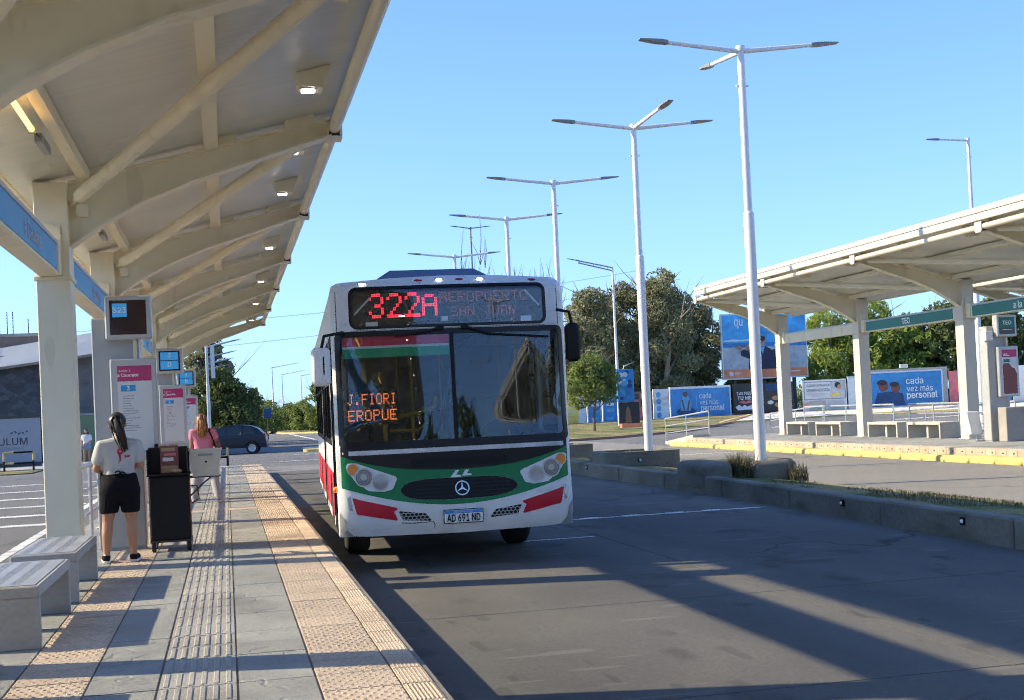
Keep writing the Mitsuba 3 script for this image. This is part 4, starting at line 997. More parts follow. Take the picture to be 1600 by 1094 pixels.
# ------------------------------------------------------------------ people
def bone(a, ra, b, rb, n=14):
    return m3.Manifold.batch_hull([m3.Manifold.sphere(ra, n).translate(tuple(a)), m3.Manifold.sphere(rb, n).translate(tuple(b))])
def hullof(balls, n=14):
    return m3.Manifold.batch_hull([m3.Manifold.sphere(r, n).translate(tuple(map(float, c))) for c, r in balls])
def union(ms): return m3.Manifold.batch_boolean(ms, m3.OpType.Add)
def soft(m, edge=.028, it=8):
    q = m.refine_to_length(edge).to_mesh()
    t = trimesh.Trimesh(q.vert_properties[:, :3], q.tri_verts, process=True)
    trimesh.smoothing.filter_taubin(t, iterations=it)
    return t
def hand(wrist, d, palm_n, k=1.0, left=False, curl=.6):
    """palm, five fingers of unequal length bent towards palm_n, thumb from the side"""
    w = np.asarray(wrist, float); d = np.asarray(d, float); d /= np.linalg.norm(d)
    nrm = np.asarray(palm_n, float); nrm -= (nrm @ d) * d; nrm /= np.linalg.norm(nrm)
    sd = np.cross(d, nrm) * (-1 if left else 1)
    pal = [hullof([(w, .020 * k), (w + d * .075 * k + sd * .028 * k, .012 * k), (w + d * .078 * k - sd * .028 * k, .011 * k), (w + d * .03 * k + sd * .028 * k, .014 * k)])]
    for i, (o, L) in enumerate(((.030, .070), (.010, .080), (-.011, .074), (-.030, .058))):
        p = w + d * .075 * k + sd * o * k
        for j, f in enumerate((.45, .3, .25)):
            a = curl * (j + .6)
            e = p + (d * math.cos(a) + nrm * math.sin(a)) * L * f * k
            pal.append(bone(p, .0088 * k, e, .0080 * k, 8)); p = e
    p = w + d * .022 * k + sd * .03 * k
    for f, a in ((.038, .7), (.03, 1.0)):
        e = p + (d * math.cos(a) * .9 + sd * .55 + nrm * .45 * math.sin(a)) * f * k
        pal.append(bone(p, .0105 * k, e, .0092 * k, 8)); p = e
    return pal
def person(label, where, rz, J, cloth, hair, skin_m, group=None, fine=True):
    """J: joints; cloth: list of (part name, material, manifold); hair: list of (name, mat, manifold)"""
    t = thing('person', label, 'person', group)
    W = T().translate(list(where)).rotate([0, 0, 1], rz)
    hd = J['head']
    ms = [hullof([(J['hipL'], .098), (J['hipR'], .098), (J['pelvis'] + [0, -.03, .02], .105)]), hullof([(J['pelvis'] + [-.07, 0, .06], .10), (J['pelvis'] + [.07, 0, .06], .10), (J['waist'] + [-.045, 0, 0], .088), (J['waist'] + [.045, 0, 0], .088)]),
          hullof([(J['waist'] + [-.045, 0, 0], .088), (J['waist'] + [.045, 0, 0], .088), (J['chest'] + [-.07, .01, 0], .098), (J['chest'] + [.07, .01, 0], .098)]),
          hullof([(J['chest'] + [-.07, .01, 0], .098), (J['chest'] + [.07, .01, 0], .098), (J['shL'], .05), (J['shR'], .05), (J['neck'] - [0, 0, .03], .052)]),
          bone(J['neck'] - [0, 0, .03], .050, J['neck'] + [0, .01, .06], .044),
          hullof([(hd + [0, -.012, .022], .082), (hd + [0, .018, .018], .078), (hd + [0, .035, -.045], .050), (hd + [0, .058, -.085], .024)])]
    # face: nose, brow, mouth, ears
    ms += [bone(hd + [0, .098, .012], .009, hd + [0, .112, -.022], .013, 8), bone(hd + [-.018, .085, -.052], .008, hd + [.018, .085, -.052], .008, 8)]
    for s in (-1, 1):
        ms.append(hullof([(hd + [s * .080, -.004, .012], .012), (hd + [s * .082, -.01, -.022], .009)], 8))
    for q in 'LR':
        ms += [bone(J['hip' + q], .098, J['kn' + q], .056), bone(J['kn' + q], .056, J['kn' + q] * .62 + J['an' + q] * .38 + [0, -.018, 0], .056), bone(J['kn' + q] * .62 + J['an' + q] * .38 + [0, -.018, 0], .056, J['an' + q], .034),
               hullof([(J['an' + q] + [0, -.03, -.03], .032), (J['toe' + q], .026), (J['an' + q], .034)]),
               bone(J['sh' + q], .050, J['el' + q], .038), bone(J['el' + q], .038, J['wr' + q], .025)]
        ms += hand(J['wr' + q], J['wr' + q] - J['el' + q], J['palm' + q], 1.0, q == 'L')
    b = soft(union(ms), .026 if fine else .04, 6)
    putd('body', mikit.ply(b, skin_m, True), t, W)
    for s in (-1, 1):
        e = sphere(hd + [s * .030, .086, .008], .011, 1)
        putd('eye', mikit.ply(e, 'm_hair_dark', True), t, W)
    for nm, mt, m in cloth + hair:
        if m is None: continue
        mesh = soft(m, .026, 5) if hasattr(m, 'to_mesh') else m
        putd(nm, mikit.ply(mesh, mt, True), t, W)
    return t, W
def torso(J, e):
    return [hullof([(J['pelvis'] + [-.075, 0, .03], .105 + e), (J['pelvis'] + [.075, 0, .03], .105 + e), (J['waist'] + [-.045, 0, 0], .088 + e), (J['waist'] + [.045, 0, 0], .088 + e)]),
            hullof([(J['waist'] + [-.045, 0, 0], .088 + e), (J['waist'] + [.045, 0, 0], .088 + e), (J['chest'] + [-.07, .01, 0], .098 + e), (J['chest'] + [.07, .01, 0], .098 + e)]),
            hullof([(J['chest'] + [-.07, .01, 0], .098 + e), (J['chest'] + [.07, .01, 0], .098 + e), (J['shL'], .05 + e), (J['shR'], .05 + e), (J['neck'] - [0, 0, .035], .054 + e)])]
def sleeve(J, q, f, e): return bone(J['sh' + q], .052 + e, J['sh' + q] * (1 - f) + J['el' + q] * f, .046 + e * 1.7)
def hips(J, e):
    return [hullof([(J['hipL'], .100 + e), (J['hipR'], .100 + e), (J['pelvis'] + [-.05, -.035, .0], .105 + e), (J['pelvis'] + [.05, -.035, .0], .105 + e), (J['pelvis'] + [-.06, 0, .08], .098 + e), (J['pelvis'] + [.06, 0, .08], .098 + e)])]
def thigh(J, q, f, e, e2=None): return bone(J['hip' + q], .098 + e, J['hip' + q] * (1 - f) + J['kn' + q] * f, .098 * (1 - f) + .056 * f + (e if e2 is None else e2))
A = lambda *v: np.array(v, float)
def cut(m, z0=None, z1=None):
    if z0 is not None: m = m.trim_by_plane((0, 0, 1), z0)
    if z1 is not None: m = m.trim_by_plane((0, 0, -1), -z1)
    return m
def shoe(J, q, e=.012):
    an, to = J['an' + q], J['toe' + q]
    up = hullof([(an + [0, -.04, -.035], .036 + e * .3), (to + [0, .015, 0], .028 + e * .4), (an + [0, .01, -.02], .038 + e * .3)])
    so = cut(hullof([(A(an[0], an[1] - .04, .022), .042), (A(to[0], to[1] + .02, .022), .040)]), 0.0, .026)
    return cut(up, .012, an[2] - .005), so

# woman in the grey shirt, seen from behind
J = dict(pelvis=A(-.02, 0, .80), waist=A(-.02, .0, .96), chest=A(-.01, 0, 1.10), neck=A(-.01, .015, 1.28), head=A(-.02, .03, 1.435), shL=A(-.185, 0, 1.215), shR=A(.165, 0, 1.215),
         elL=A(-.245, -.015, .985), wrL=A(-.19, .20, .93), elR=A(.20, -.01, 1.0), wrR=A(.10, .22, .98), hipL=A(-.105, -.005, .74), hipR=A(.07, -.005, .74),
         knL=A(-.155, .02, .43), knR=A(.085, .025, .43), anL=A(-.175, -.02, .085), anR=A(.095, -.015, .085), toeL=A(-.21, .13, .035), toeR=A(.125, .13, .035), palmL=A(1, .2, .2), palmR=A(-1, .2, .2))
tee = cut(union(torso(J, .013) + [sleeve(J, 'L', .60, .016), sleeve(J, 'R', .60, .016)]), .855)
tee = tee.trim_by_plane((0.0, 0, -1), -1.335)
shorts = union([cut(union(hips(J, .024)), None, .905), cut(union([thigh(J, 'L', 1, .018, .03), thigh(J, 'R', 1, .018, .03)]), .515)])
band = cut(union(torso(J, .02)), .885, .925)
hairc = hullof([(J['head'] + [0, -.022, .03], .094), (J['head'] + [0, .012, .05], .086), (J['head'] + [0, -.05, -.02], .072)], 18)
tail = union([bone(J['head'] + [.005, -.10, .035], .042, J['head'] + [.03, -.125, -.06], .048), bone(J['head'] + [.03, -.125, -.06], .048, J['head'] + [.06, -.12, -.16], .042), bone(J['head'] + [.06, -.12, -.16], .042, J['head'] + [.085, -.115, -.25], .014)])
def strands(pts, n, spread, seed, r=.006):
    g = np.random.default_rng(seed); ms = []
    for i in range(n):
        o = g.normal(0, spread, 3); o2 = o + g.normal(0, spread * .4, 3)
        ms.append(tube([np.array(p) + o * (1 - .5 * k / len(pts)) + o2 * .3 * math.sin(k) for k, p in enumerate(pts)], [r] * (len(pts) - 1) + [r * .3], 5))
    return cat(ms)
tl = strands([J['head'] + [.0, -.105, .05], J['head'] + [.025, -.14, -.04], J['head'] + [.05, -.135, -.14], J['head'] + [.08, -.13, -.27]], 40, .022, 3)
tie = tube([J['head'] + A(.0 + .045 * math.cos(a), -.115 + .01 * math.sin(a), .045 + .045 * math.sin(a)) for a in np.arange(12) * math.pi / 6], .010, 6, True)
sL, soL = shoe(J, 'L'); sR, soR = shoe(J, 'R')
def back_print(J, polys, y_of):
    ms = []
    for p in polys:
        m = m3.Manifold.extrude(m3.CrossSection(rings(p), m3.FillRule.EvenOdd), .003).refine_to_length(.02).to_mesh()
        x = m.vert_properties[:, :3].astype(float)
        ms.append(tm(np.stack([x[:, 0], y_of(x[:, 0], x[:, 1]) - .003 + x[:, 2], x[:, 1]], 1), m.tri_verts))
    return cat(ms)
teemesh = soft(tee, .026, 5)
tv = np.asarray(teemesh.vertices)
from scipy.spatial import cKDTree
def tee_y(x, z):
    b = tv[tv[:, 1] < -.02]; d, i = cKDTree(b[:, [0, 2]]).query(np.stack([x, z], 1), k=4)
    return b[i, 1].min(1) - .002
pr = [Point(.005, 1.155).buffer(.032).difference(Point(.008, 1.157).buffer(.013)), Polygon([(-.01, 1.13), (.0, 1.06), (-.02, 1.03), (.012, 1.06), (.012, 1.13)])]
lips = [affinity.scale(Point(.075, 1.105).buffer(.03), 1, .42).difference(affinity.scale(Point(.075, 1.107).buffer(.015), 1, .3))]
ap = [tube([A(-.03, 0, .905) + A(0, float(tee_y(np.array([-.03]), np.array([.905]))[0]) - .012, 0), A(-.035, -.15, .84), A(-.02, -.155, .78)], .008, 6), tube([A(.0, float(tee_y(np.array([.0]), np.array([.905]))[0]) - .012, .905), A(.01, -.15, .83), A(.005, -.155, .75)], .008, 6),
      tube([A(-.02 + .03 * math.cos(a), -.135, .925 + .03 * math.sin(a)) for a in np.arange(10) * .628], .008, 6, True), tube([A(.02 + .03 * math.cos(a), -.137, .92 + .022 * math.sin(a)) for a in np.arange(10) * .628], .008, 6, True)]
person('woman with dark ponytail in grey shirt and black shorts, standing at the black trolley', (-1.10, 14.0, .30), 0, J,
       [('shirt', 'm_tee_grey', teemesh), ('shorts', 'm_shorts_black', shorts), ('apron_band', 'm_shorts_black', band), ('apron_bow', 'm_shorts_black', cat(ap)), ('shirt_print', 'm_print_red', back_print(J, pr + lips, tee_y)),
        ('apron', 'm_shorts_black', hullof([(A(-.20, .07, .92), .02), (A(-.21, .02, .70), .018), (A(-.17, .12, .66), .02)])),
        ('shoe', 'm_shorts_black', sL), ('shoe', 'm_shorts_black', sR), ('sole', 'm_shoe_white', soL), ('sole', 'm_shoe_white', soR)],
       [('hair', 'm_hair_dark', hairc), ('ponytail', 'm_hair_dark', tail), ('ponytail_strand', 'm_hair_dark', tl), ('hair_tie', 'm_black', tie)], 'm_skin')
# woman in pink walking away
J = dict(pelvis=A(0, 0, .82), waist=A(.0, .01, .97), chest=A(.0, .02, 1.12), neck=A(0, .03, 1.29), head=A(-.01, .05, 1.44), shL=A(-.17, .01, 1.235), shR=A(.17, .02, 1.235),
         elL=A(-.20, .03, .98), wrL=A(-.14, .22, .95), elR=A(.255, .0, 1.0), wrR=A(.20, .20, .93), hipL=A(-.085, 0, .76), hipR=A(.085, 0, .76),
         knL=A(-.14, .12, .44), knR=A(.17, -.02, .44), anL=A(-.19, .08, .085), anR=A(.22, -.22, .11), toeL=A(-.20, .23, .035), toeR=A(.27, -.09, .045), palmL=A(1, .2, .2), palmR=A(-1, .2, .2))
top = cut(union(torso(J, .022) + [sleeve(J, 'L', .35, .014), sleeve(J, 'R', .35, .014)]), .86).trim_by_plane((0, 0, -1), -1.33)
def leg_cloth(J, q, e): return union([thigh(J, q, 1, e, .024), bone(J['kn' + q], .056 + .024, J['an' + q] + [0, 0, .0], .062)])
tr = cut(union(hips(J, .02) + [leg_cloth(J, 'L', .02), leg_cloth(J, 'R', .02)]), .06, .93)
hc = union([hullof([(J['head'] + [0, -.02, .03], .096), (J['head'] + [0, .012, .05], .088)]), hullof([(J['head'] + [-.04, -.04, .0], .062), (J['head'] + [.04, -.04, .0], .062), (J['head'] + [-.06, -.075, -.16], .05), (J['head'] + [.06, -.075, -.16], .05)])])
hb = strands([J['head'] + [0, -.09, .02], J['head'] + [0, -.115, -.10], J['head'] + [0, -.125, -.19], J['head'] + [.01, -.12, -.29]], 70, .038, 8, .007)
sL, soL = shoe(J, 'L'); sR, soR = shoe(J, 'R')
soR = move(soR.to_mesh() and cat([soR]), 0, 0, .012)
bag = [tube([A(.11, -.10, 1.26), A(.16, -.13, 1.15), A(.20, -.125, 1.0), A(.235, -.06, .90)], .014, 6), tube([A(.11, -.10, 1.26), A(.12, .02, 1.30), A(.15, .12, 1.22)], .014, 6)]
person('woman with long auburn hair in pink top and grey trousers, beyond the trolley', (-.42, 23.3, .30), 0, J,
       [('top', 'm_pink_top', top), ('trousers', 'm_trousers_grey', tr), ('bag_strap', 'm_shorts_black', cat(bag)), ('handbag', 'm_card_red', hullof([(A(.27, -.04, .90), .03), (A(.27, .12, .90), .03), (A(.27, -.04, 1.05), .025), (A(.27, .12, 1.05), .025)])),
        ('shoe', 'm_trousers_grey', sL), ('shoe', 'm_trousers_grey', sR), ('sole', 'm_shoe_white', soL), ('sole', 'm_shoe_white', soR)],
       [('hair', 'm_hair_auburn', hc), ('hair_end', 'm_hair_blond', hb)], 'm_skin_tan')
# girl far behind, facing the camera
J = dict(pelvis=A(0, 0, .86), waist=A(0, .0, 1.02), chest=A(0, 0, 1.18), neck=A(0, .015, 1.37), head=A(0, .03, 1.53), shL=A(-.17, 0, 1.31), shR=A(.17, 0, 1.31),
         elL=A(-.22, -.01, 1.05), wrL=A(-.10, .16, .98), elR=A(.22, -.01, 1.05), wrR=A(.21, .06, .82), hipL=A(-.09, 0, .80), hipR=A(.09, 0, .80),
         knL=A(-.10, .02, .46), knR=A(.11, .02, .46), anL=A(-.10, -.02, .085), anR=A(.13, -.02, .085), toeL=A(-.12, .12, .035), toeR=A(.16, .12, .035), palmL=A(1, .2, .2), palmR=A(-1, .2, .2))
tee2 = cut(union(torso(J, .024) + [sleeve(J, 'L', .6, .016), sleeve(J, 'R', .6, .016)]), .94).trim_by_plane((0, 0, -1), -1.41)
sh2 = union([cut(union(hips(J, .024)), None, .98), cut(union([thigh(J, 'L', 1, .02, .035), thigh(J, 'R', 1, .02, .035)]), .66)])
h2 = union([hullof([(J['head'] + [0, -.025, .03], .094), (J['head'] + [0, -.005, .05], .088)]), hullof([(J['head'] + [-.06, -.03, .0], .05), (J['head'] + [.06, -.03, .0], .05), (J['head'] + [-.09, .0, -.27], .045), (J['head'] + [.09, .0, -.27], .045)]).trim_by_plane((0, -1, 0), -.055)])
sL, soL = shoe(J, 'L'); sR, soR = shoe(J, 'R')
person('girl in white shirt and denim shorts, far off across the street at left', (-6.75, 66.0, -.01), 178, J,
       [('shirt', 'm_tee_white', tee2), ('shorts', 'm_denim', sh2), ('sole', 'm_shoe_white', soL), ('sole', 'm_shoe_white', soR)], [('hair', 'm_hair_dark', h2)], 'm_skin', None, False)

# ------------------------------------------------------------------ vending trolley and what stands on it
t = thing('trolley', 'black vending trolley on castors in front of the grey totem', 'trolley')
put('cabinet', cat([cbox(-.875, -.435, 14.72, 15.22, .43, 1.14, .012)]), 'm_black', t)
put('front_panel', cbox(-.862, -.448, 14.712, 14.725, .45, 1.12, .004), 'm_black', t)
put('counter', cbox(-.89, -.425, 14.69, 15.24, 1.141, 1.165, .006), 'm_black', t)
put('display_back', cbox(-.875, -.445, 14.93, 14.96, 1.166, 1.46, .006), 'm_black', t)
put('side_board', cbox(-.885, -.87, 14.72, 15.2, 1.166, 1.44, .004), 'm_black', t)
put('side_board', cbox(-.45, -.435, 14.72, 15.2, 1.166, 1.44, .004), 'm_black', t)
put('chassis', cat([cbox(-.88, -.43, 14.73, 15.21, .405, .43, .006)]), 'm_dark_steel', t)
for x, y in ((-.84, 14.76), (-.46, 14.76), (-.84, 15.17), (-.46, 15.17)):
    c = put('castor', lathe([(0, -.022), (.056, -.022), (.062, -.012), (.062, .012), (.056, .022), (0, .022)], 18, 'x').apply_translation([x, y + .02, .362]), 'm_rubber', t, 40)
    put('fork', cat([box(x - .03, x - .024, y - .01, y + .05, .35, .405), box(x + .024, x + .03, y - .01, y + .05, .35, .405), tube([[x - .03, y + .02, .356], [x + .03, y + .02, .356]], .008, 6)]), 'm_galvanised', c)
put('castor_brake', cat([box(-.90, -.86, 14.72, 14.78, .36, .375)]), 'm_galvanised', t)
put('side_shelf', cat([box(-.432, -.09, 14.8, 15.15, 1.10, 1.112)]), 'm_dark_steel', t)
put('shelf_strut', tube([[-.43, 14.82, .90], [-.30, 14.82, 1.02], [-.20, 14.82, 1.10]], .009, 6), 'm_dark_steel', t)
put('handle', tube([[-.43, 15.1, 1.0], [-.36, 15.1, 1.0], [-.34, 15.1, .85], [-.43, 15.1, .8]], .008, 6), 'm_dark_steel', t)
k = thing('picture_card', 'printed brown picture card leaning on the trolley counter', 'card')
put('card', prism_x([(14.885, 1.168), (14.89, 1.168), (14.925, 1.475), (14.92, 1.475)], -.745, -.545), 'm_card_red', k)
for z0, z1, x0, x1, mt in ((1.175, 1.25, -.735, -.555, 'm_card_brown'), (1.30, 1.34, -.72, -.60, 'm_shoe_white'), (1.36, 1.39, -.70, -.57, 'm_board_pink'), (1.41, 1.45, -.73, -.58, 'm_card_brown')):
    yy = lambda z: 14.885 + (z - 1.168) * .114 - .003
    put('print', tm([[x0, yy(z0), z0], [x1, yy(z0), z0], [x1, yy(z1), z1], [x0, yy(z1), z1]], [[0, 1, 2], [0, 2, 3]]), mt, k)
k = thing('paper_bag', 'crumpled paper bag of bread lying on the trolley counter beside the card', 'bag')
m = sphere((0, 0, 0), .05, 3, (1.2, .8, .5)); v = np.asarray(m.vertices); v = v * (1 + .35 * (meshkit.noise(v * 40) - .5))[:, None]
scene[k] = mikit.ply(tm(v + [-.56, 14.77, 1.19], m.faces), 'm_card_brown', 30)
k = thing('plastic_tub', 'pale plastic tub of bread on the side shelf of the trolley', 'tub')
def shell(x0, x1, y0, y1, z0, z1, tp, th):
    o = m3.Manifold.hull_points(np.array([[x, y, z0] for x in (x0 + tp, x1 - tp) for y in (y0 + tp, y1 - tp)] + [[x, y, z1] for x in (x0, x1) for y in (y0, y1)]))
    i = m3.Manifold.hull_points(np.array([[x, y, z0 + th] for x in (x0 + tp + th, x1 - tp - th) for y in (y0 + tp + th, y1 - tp - th)] + [[x, y, z1 + .01] for x in (x0 + th, x1 - th) for y in (y0 + th, y1 - th)]))
    return cat([o - i])
put('tub_body', shell(-.425, -.075, 14.78, 15.17, 1.113, 1.405, .03, .006), 'm_tub', k)
put('tub_rim', slab(sbox(-.435, 14.77, -.065, 15.18).difference(sbox(-.415, 14.79, -.085, 15.16)), 1.40, 1.418), 'm_tub', k)
put('tub_handle', box(-.33, -.17, 14.765, 14.785, 1.345, 1.365), 'm_print_grey', k)
put('tub_lock', lathe([(0, 0), (.012, 0), (.012, .01), (0, .01)], 10, 'y').apply_translation([-.245, 14.795, 1.275]), 'm_black', k)
m = sphere((0, 0, 0), .13, 3, (1.0, 1.0, .75)); v = np.asarray(m.vertices); v = v * (1 + .3 * (meshkit.noise(v * 18) - .5))[:, None]
single('bread_bag', tm(v + [-.25, 14.97, 1.235], m.faces), 'm_card_brown', 'brown bag of bread inside the pale plastic tub', 'bag', None, 30)
k = thing('steel_urn', 'steel drink urn with a tap behind the trolley counter', 'urn')
put('urn_body', move(lathe([(0, 0), (.055, 0), (.058, .02), (.058, .24), (.045, .27), (.02, .285), (.012, .32), (0, .32)], 24), -.66, 15.08, 1.166), 'm_steel', k, 40)
put('urn_handle', tube([[-.72, 15.08, 1.25], [-.76, 15.08, 1.30], [-.76, 15.08, 1.40], [-.715, 15.08, 1.42]], .010, 8), 'm_steel', k, 40)
put('urn_tap', tube([[-.66, 15.02, 1.22], [-.66, 14.99, 1.22], [-.66, 14.985, 1.19]], .009, 8), 'm_steel', k)
k = thing('napkin_holder', 'steel and white jar with copper bands behind the trolley counter', 'jar')
put('jar_body', move(lathe([(0, 0), (.05, 0), (.055, .03), (.055, .22), (.04, .25), (0, .25)], 24), -.52, 15.08, 1.166), 'm_steel', k, 40)
put('jar_band', move(lathe([(.05, 0), (.0565, 0), (.0565, .05), (.05, .05)], 24), -.52, 15.08, 1.32), 'm_card_brown', k, 40)
put('jar_foot', move(lathe([(.05, 0), (.058, 0), (.058, .06), (.05, .06)], 24), -.52, 15.08, 1.23), 'm_shoe_white', k, 40)
single('black_flask', move(lathe([(0, 0), (.035, 0), (.038, .02), (.038, .22), (.022, .27), (.022, .33), (0, .33)], 20), -.79, 15.08, 1.166), 'm_black', 'tall black flask at the left end of the trolley counter', 'flask', None, 40)

# ------------------------------------------------------------------ dark hatchback crossing behind
CAR = T().translate([.05, 67.6, -.012]).rotate([0, 0, 1], -6)
car = thing('parked_car', 'dark blue hatchback crossing the street beyond the platform end', 'car')
def C(nm, m, mt, par=None, smooth=False): return putd(nm, mikit.ply(m, mt, smooth), par or car, CAR)
prof = Polygon(np.vstack([[(-2.0, .32), (-2.06, .55), (-2.0, .78)], bez((-2.0, .78), (-1.6, .92), (-1.2, .98)), bez((-1.2, .98), (-.9, 1.05), (-.45, 1.45), (.1, 1.50)), bez((.1, 1.50), (1.0, 1.52), (1.5, 1.45), (1.75, 1.1)), [(1.92, .95), (1.98, .6), (1.95, .32)]]))
wheels = shapely.union_all([Point(-1.28, .30).buffer(.36), Point(1.26, .30).buffer(.36)])
lower = prof.difference(wheels)
def carbody(poly, wd, tumble):
    m = m3.Manifold.extrude(m3.CrossSection(rings(poly), m3.FillRule.EvenOdd), 2 * wd).refine_to_length(.12).to_mesh()
    x = m.vert_properties[:, :3].astype(float)
    k = 1 - tumble * np.clip((x[:, 1] - .9) / .6, 0, 1) ** 1.2 - .05 * np.clip((.5 - x[:, 1]) / .3, 0, 1) - .10 * np.clip((np.abs(x[:, 0]) - 1.5) / .5, 0, 1) ** 2
    return tm(np.stack([x[:, 0], (wd - x[:, 2]) * k, x[:, 1]], 1), m.tri_verts)
C('body', carbody(lower, .86, .2), 'm_car_blue', None, 30)
for s in (-1, 1):
    for p in ([(-.98, 1.0), (-.5, 1.36), (-.05, 1.42), (-.05, .98)], [(.02, .98), (.02, 1.42), (.75, 1.42), (.78, .98)], [(.86, 1.0), (.84, 1.41), (1.2, 1.36), (1.42, 1.06)]):
        m = carbody(Polygon(p).buffer(-.02).buffer(.02), .868, .2); v = np.asarray(m.vertices); f = np.asarray(m.faces)
        keep = (v[f][:, :, 1] * s > .3).all(1)
        C('side_window', tm(v, f[keep]), 'm_window_dark')
    C('door_mirror', cbox(-.92, -.74, s * .97 - .07, s * .97 + .07, .98, 1.10, .03), 'm_car_blue')
    for x in (-1.28, 1.26):
        w = C('tyre', move(lathe([(.20, -.09), (.29, -.09), (.31, -.05), (.31, .05), (.29, .09), (.20, .09), (.20, -.09)], 28, 'y'), x, s * .76, .31), 'm_rubber', None, 40)
        C('rim', move(lathe([(0, -.05), (.05, -.06), (.08, -.03), (.19, -.05), (.205, -.085), (.205, .085), (.19, .05), (.08, .03), (.05, .06), (0, .05)], 20, 'y'), x, s * .76, .31), 'm_silver_frame', w, 40)
C('windscreen', tm([[-1.17, -.72, .99], [-1.17, .72, .99], [-.50, .62, 1.40], [-.50, -.62, 1.40]], [[0, 1, 2], [0, 2, 3]]).apply_translation([-.03, 0, .02]), 'm_window_dark')
C('tail_lamp', cbox(1.86, 1.95, -.80, -.62, .80, 1.02, .02), 'm_bus_red'); C('tail_lamp', cbox(1.86, 1.95, .62, .80, .80, 1.02, .02), 'm_bus_red')
C('headlight', cbox(-2.0, -1.85, -.78, -.5, .66, .80, .03), 'm_lens_glass'); C('headlight', cbox(-2.0, -1.85, .5, .78, .66, .80, .03), 'm_lens_glass')
C('bumper', cbox(-2.08, -1.9, -.78, .78, .30, .5, .05), 'm_car_blue'); C('bumper', cbox(1.85, 2.0, -.78, .78, .30, .55, .05), 'm_car_blue')

# ------------------------------------------------------------------ trees
def crown(blobs, n, size, seed, squash=1.0, droop=0.0):
    """leaf sprays spread through the volume of ellipsoid clumps [(centre, radii)], with ragged edges and gaps"""
    r = np.random.default_rng(seed)
    w = np.array([np.prod(b[1]) ** (2 / 3) for b in blobs]); w = w / w.sum()
    idx = r.choice(len(blobs), n, p=w)
    C = np.array([b[0] for b in blobs])[idx]; R = np.array([b[1] for b in blobs])[idx]
    d = r.normal(size=(n, 3)); d /= np.linalg.norm(d, axis=1, keepdims=True)
    rad = r.uniform(0.25, 1.0, n) ** 0.42 * (0.78 + 0.5 * meshkit.fbm(d * 2.3 + C * .37, 3, seed))
    p = C + d * R * rad[:, None]
    keep = meshkit.fbm(p * (1.1 / size / 4), 3, seed + 5) > 0.40
    p = p[keep]; d = d[keep]; n = len(p)
    nr = d * .6 + r.normal(size=(n, 3)) * .8 + [0, 0, .3]; nr /= np.linalg.norm(nr, axis=1, keepdims=True)
    a = np.cross(nr, r.normal(size=(n, 3))); a /= np.linalg.norm(a, axis=1, keepdims=True)
    a[:, 2] -= droop; a /= np.linalg.norm(a, axis=1, keepdims=True)
    b = np.cross(nr, a); b /= np.maximum(np.linalg.norm(b, axis=1, keepdims=True), 1e-6)
    L = size * r.uniform(.6, 1.4, (n, 1)); Wd = L * (.32 if droop else .45)
    v = np.stack([p - a * L * .5, p + b * Wd * .5 + a * L * .05, p + a * L * .5, p - b * Wd * .5 + nr * L * .12], 1).reshape(-1, 3)
    i = np.arange(n)[:, None] * 4
    return tm(v, np.concatenate([i + [0, 1, 2], i + [0, 2, 3]], 1).reshape(-1, 3))
def branchy(base, H, seed, spread, r0, n=5, sub=3, levels=1):
    """trunk and limbs as tapered tubes; returns (trunk, [limbs], limb tips)"""
    r = np.random.default_rng(seed); base = np.asarray(base, float)
    pts = [base + [0.04 * H * r.normal() * k * .4, 0.04 * H * r.normal() * k * .4, H * k / 4] for k in range(5)]
    trunk = tube(pts, [r0 * 1.25, r0, r0 * .85, r0 * .6, r0 * .3], 8)
    limbs, tips = [], []
    for i in range(n):
        k = 1 + 2.6 * (i + .5) / n
        o = pts[int(k)] * (1 - k % 1) + pts[min(4, int(k) + 1)] * (k % 1)
        a = 2.4 * i + r.uniform(0, 1)
        d = np.array([math.cos(a) * spread, math.sin(a) * spread, H * r.uniform(.22, .42)])
        q = [o, o + d * .4 + [0, 0, -.03 * H], o + d * .75, o + d]
        limbs.append(tube(q, [r0 * .45, r0 * .33, r0 * .2, r0 * .07], 6)); tips.append(o + d)
        for j in range(sub):
            s = o + d * r.uniform(.35, .8); e = s + d * .4 + r.normal(size=3) * spread * .3 + [0, 0, .05 * H]
            limbs.append(tube([s, (s + e) / 2 + r.normal(size=3) * .05 * H * .3, e], [r0 * .18, r0 * .12, r0 * .03], 5)); tips.append(e)
    return trunk, limbs, tips
def tree(x, y, H, W_, label, leaf, group, seed, nleaf=9000, size=.45, low=.25, bark='m_bark', droop=0.0, nb=13, name='tree', z=-.01):
    t = thing(name, label, 'tree', group)
    tr, lb, tips = branchy((x, y, z), H * .9, seed, W_ * .42, max(.06, H * .018), 6, 2)
    put('trunk', tr, bark, t, 40)
    put('limb', cat(lb), bark, t, 40, kind='stuff')
    r = np.random.default_rng(seed + 77)
    bl = []
    for i in range(nb):
        f = (i + .5) / nb
        h = low + (1 - low) * f
        wid = W_ * .5 * (math.sin(math.pi * min(1, .22 + .72 * f)) ** .8)
        a = 2.4 * i + r.uniform(-.4, .4); q = wid * r.uniform(.35, .75) * (0.35 if f > .9 else 1)
        rr_ = W_ * r.uniform(.17, .27)
        bl.append(((x + q * math.cos(a), y + q * math.sin(a), z + H * h - rr_ * .55), (rr_, rr_, rr_ * r.uniform(.65, .95))))
    put('crown', crown(bl, nleaf, size, seed, droop=droop), leaf, t)
    return t
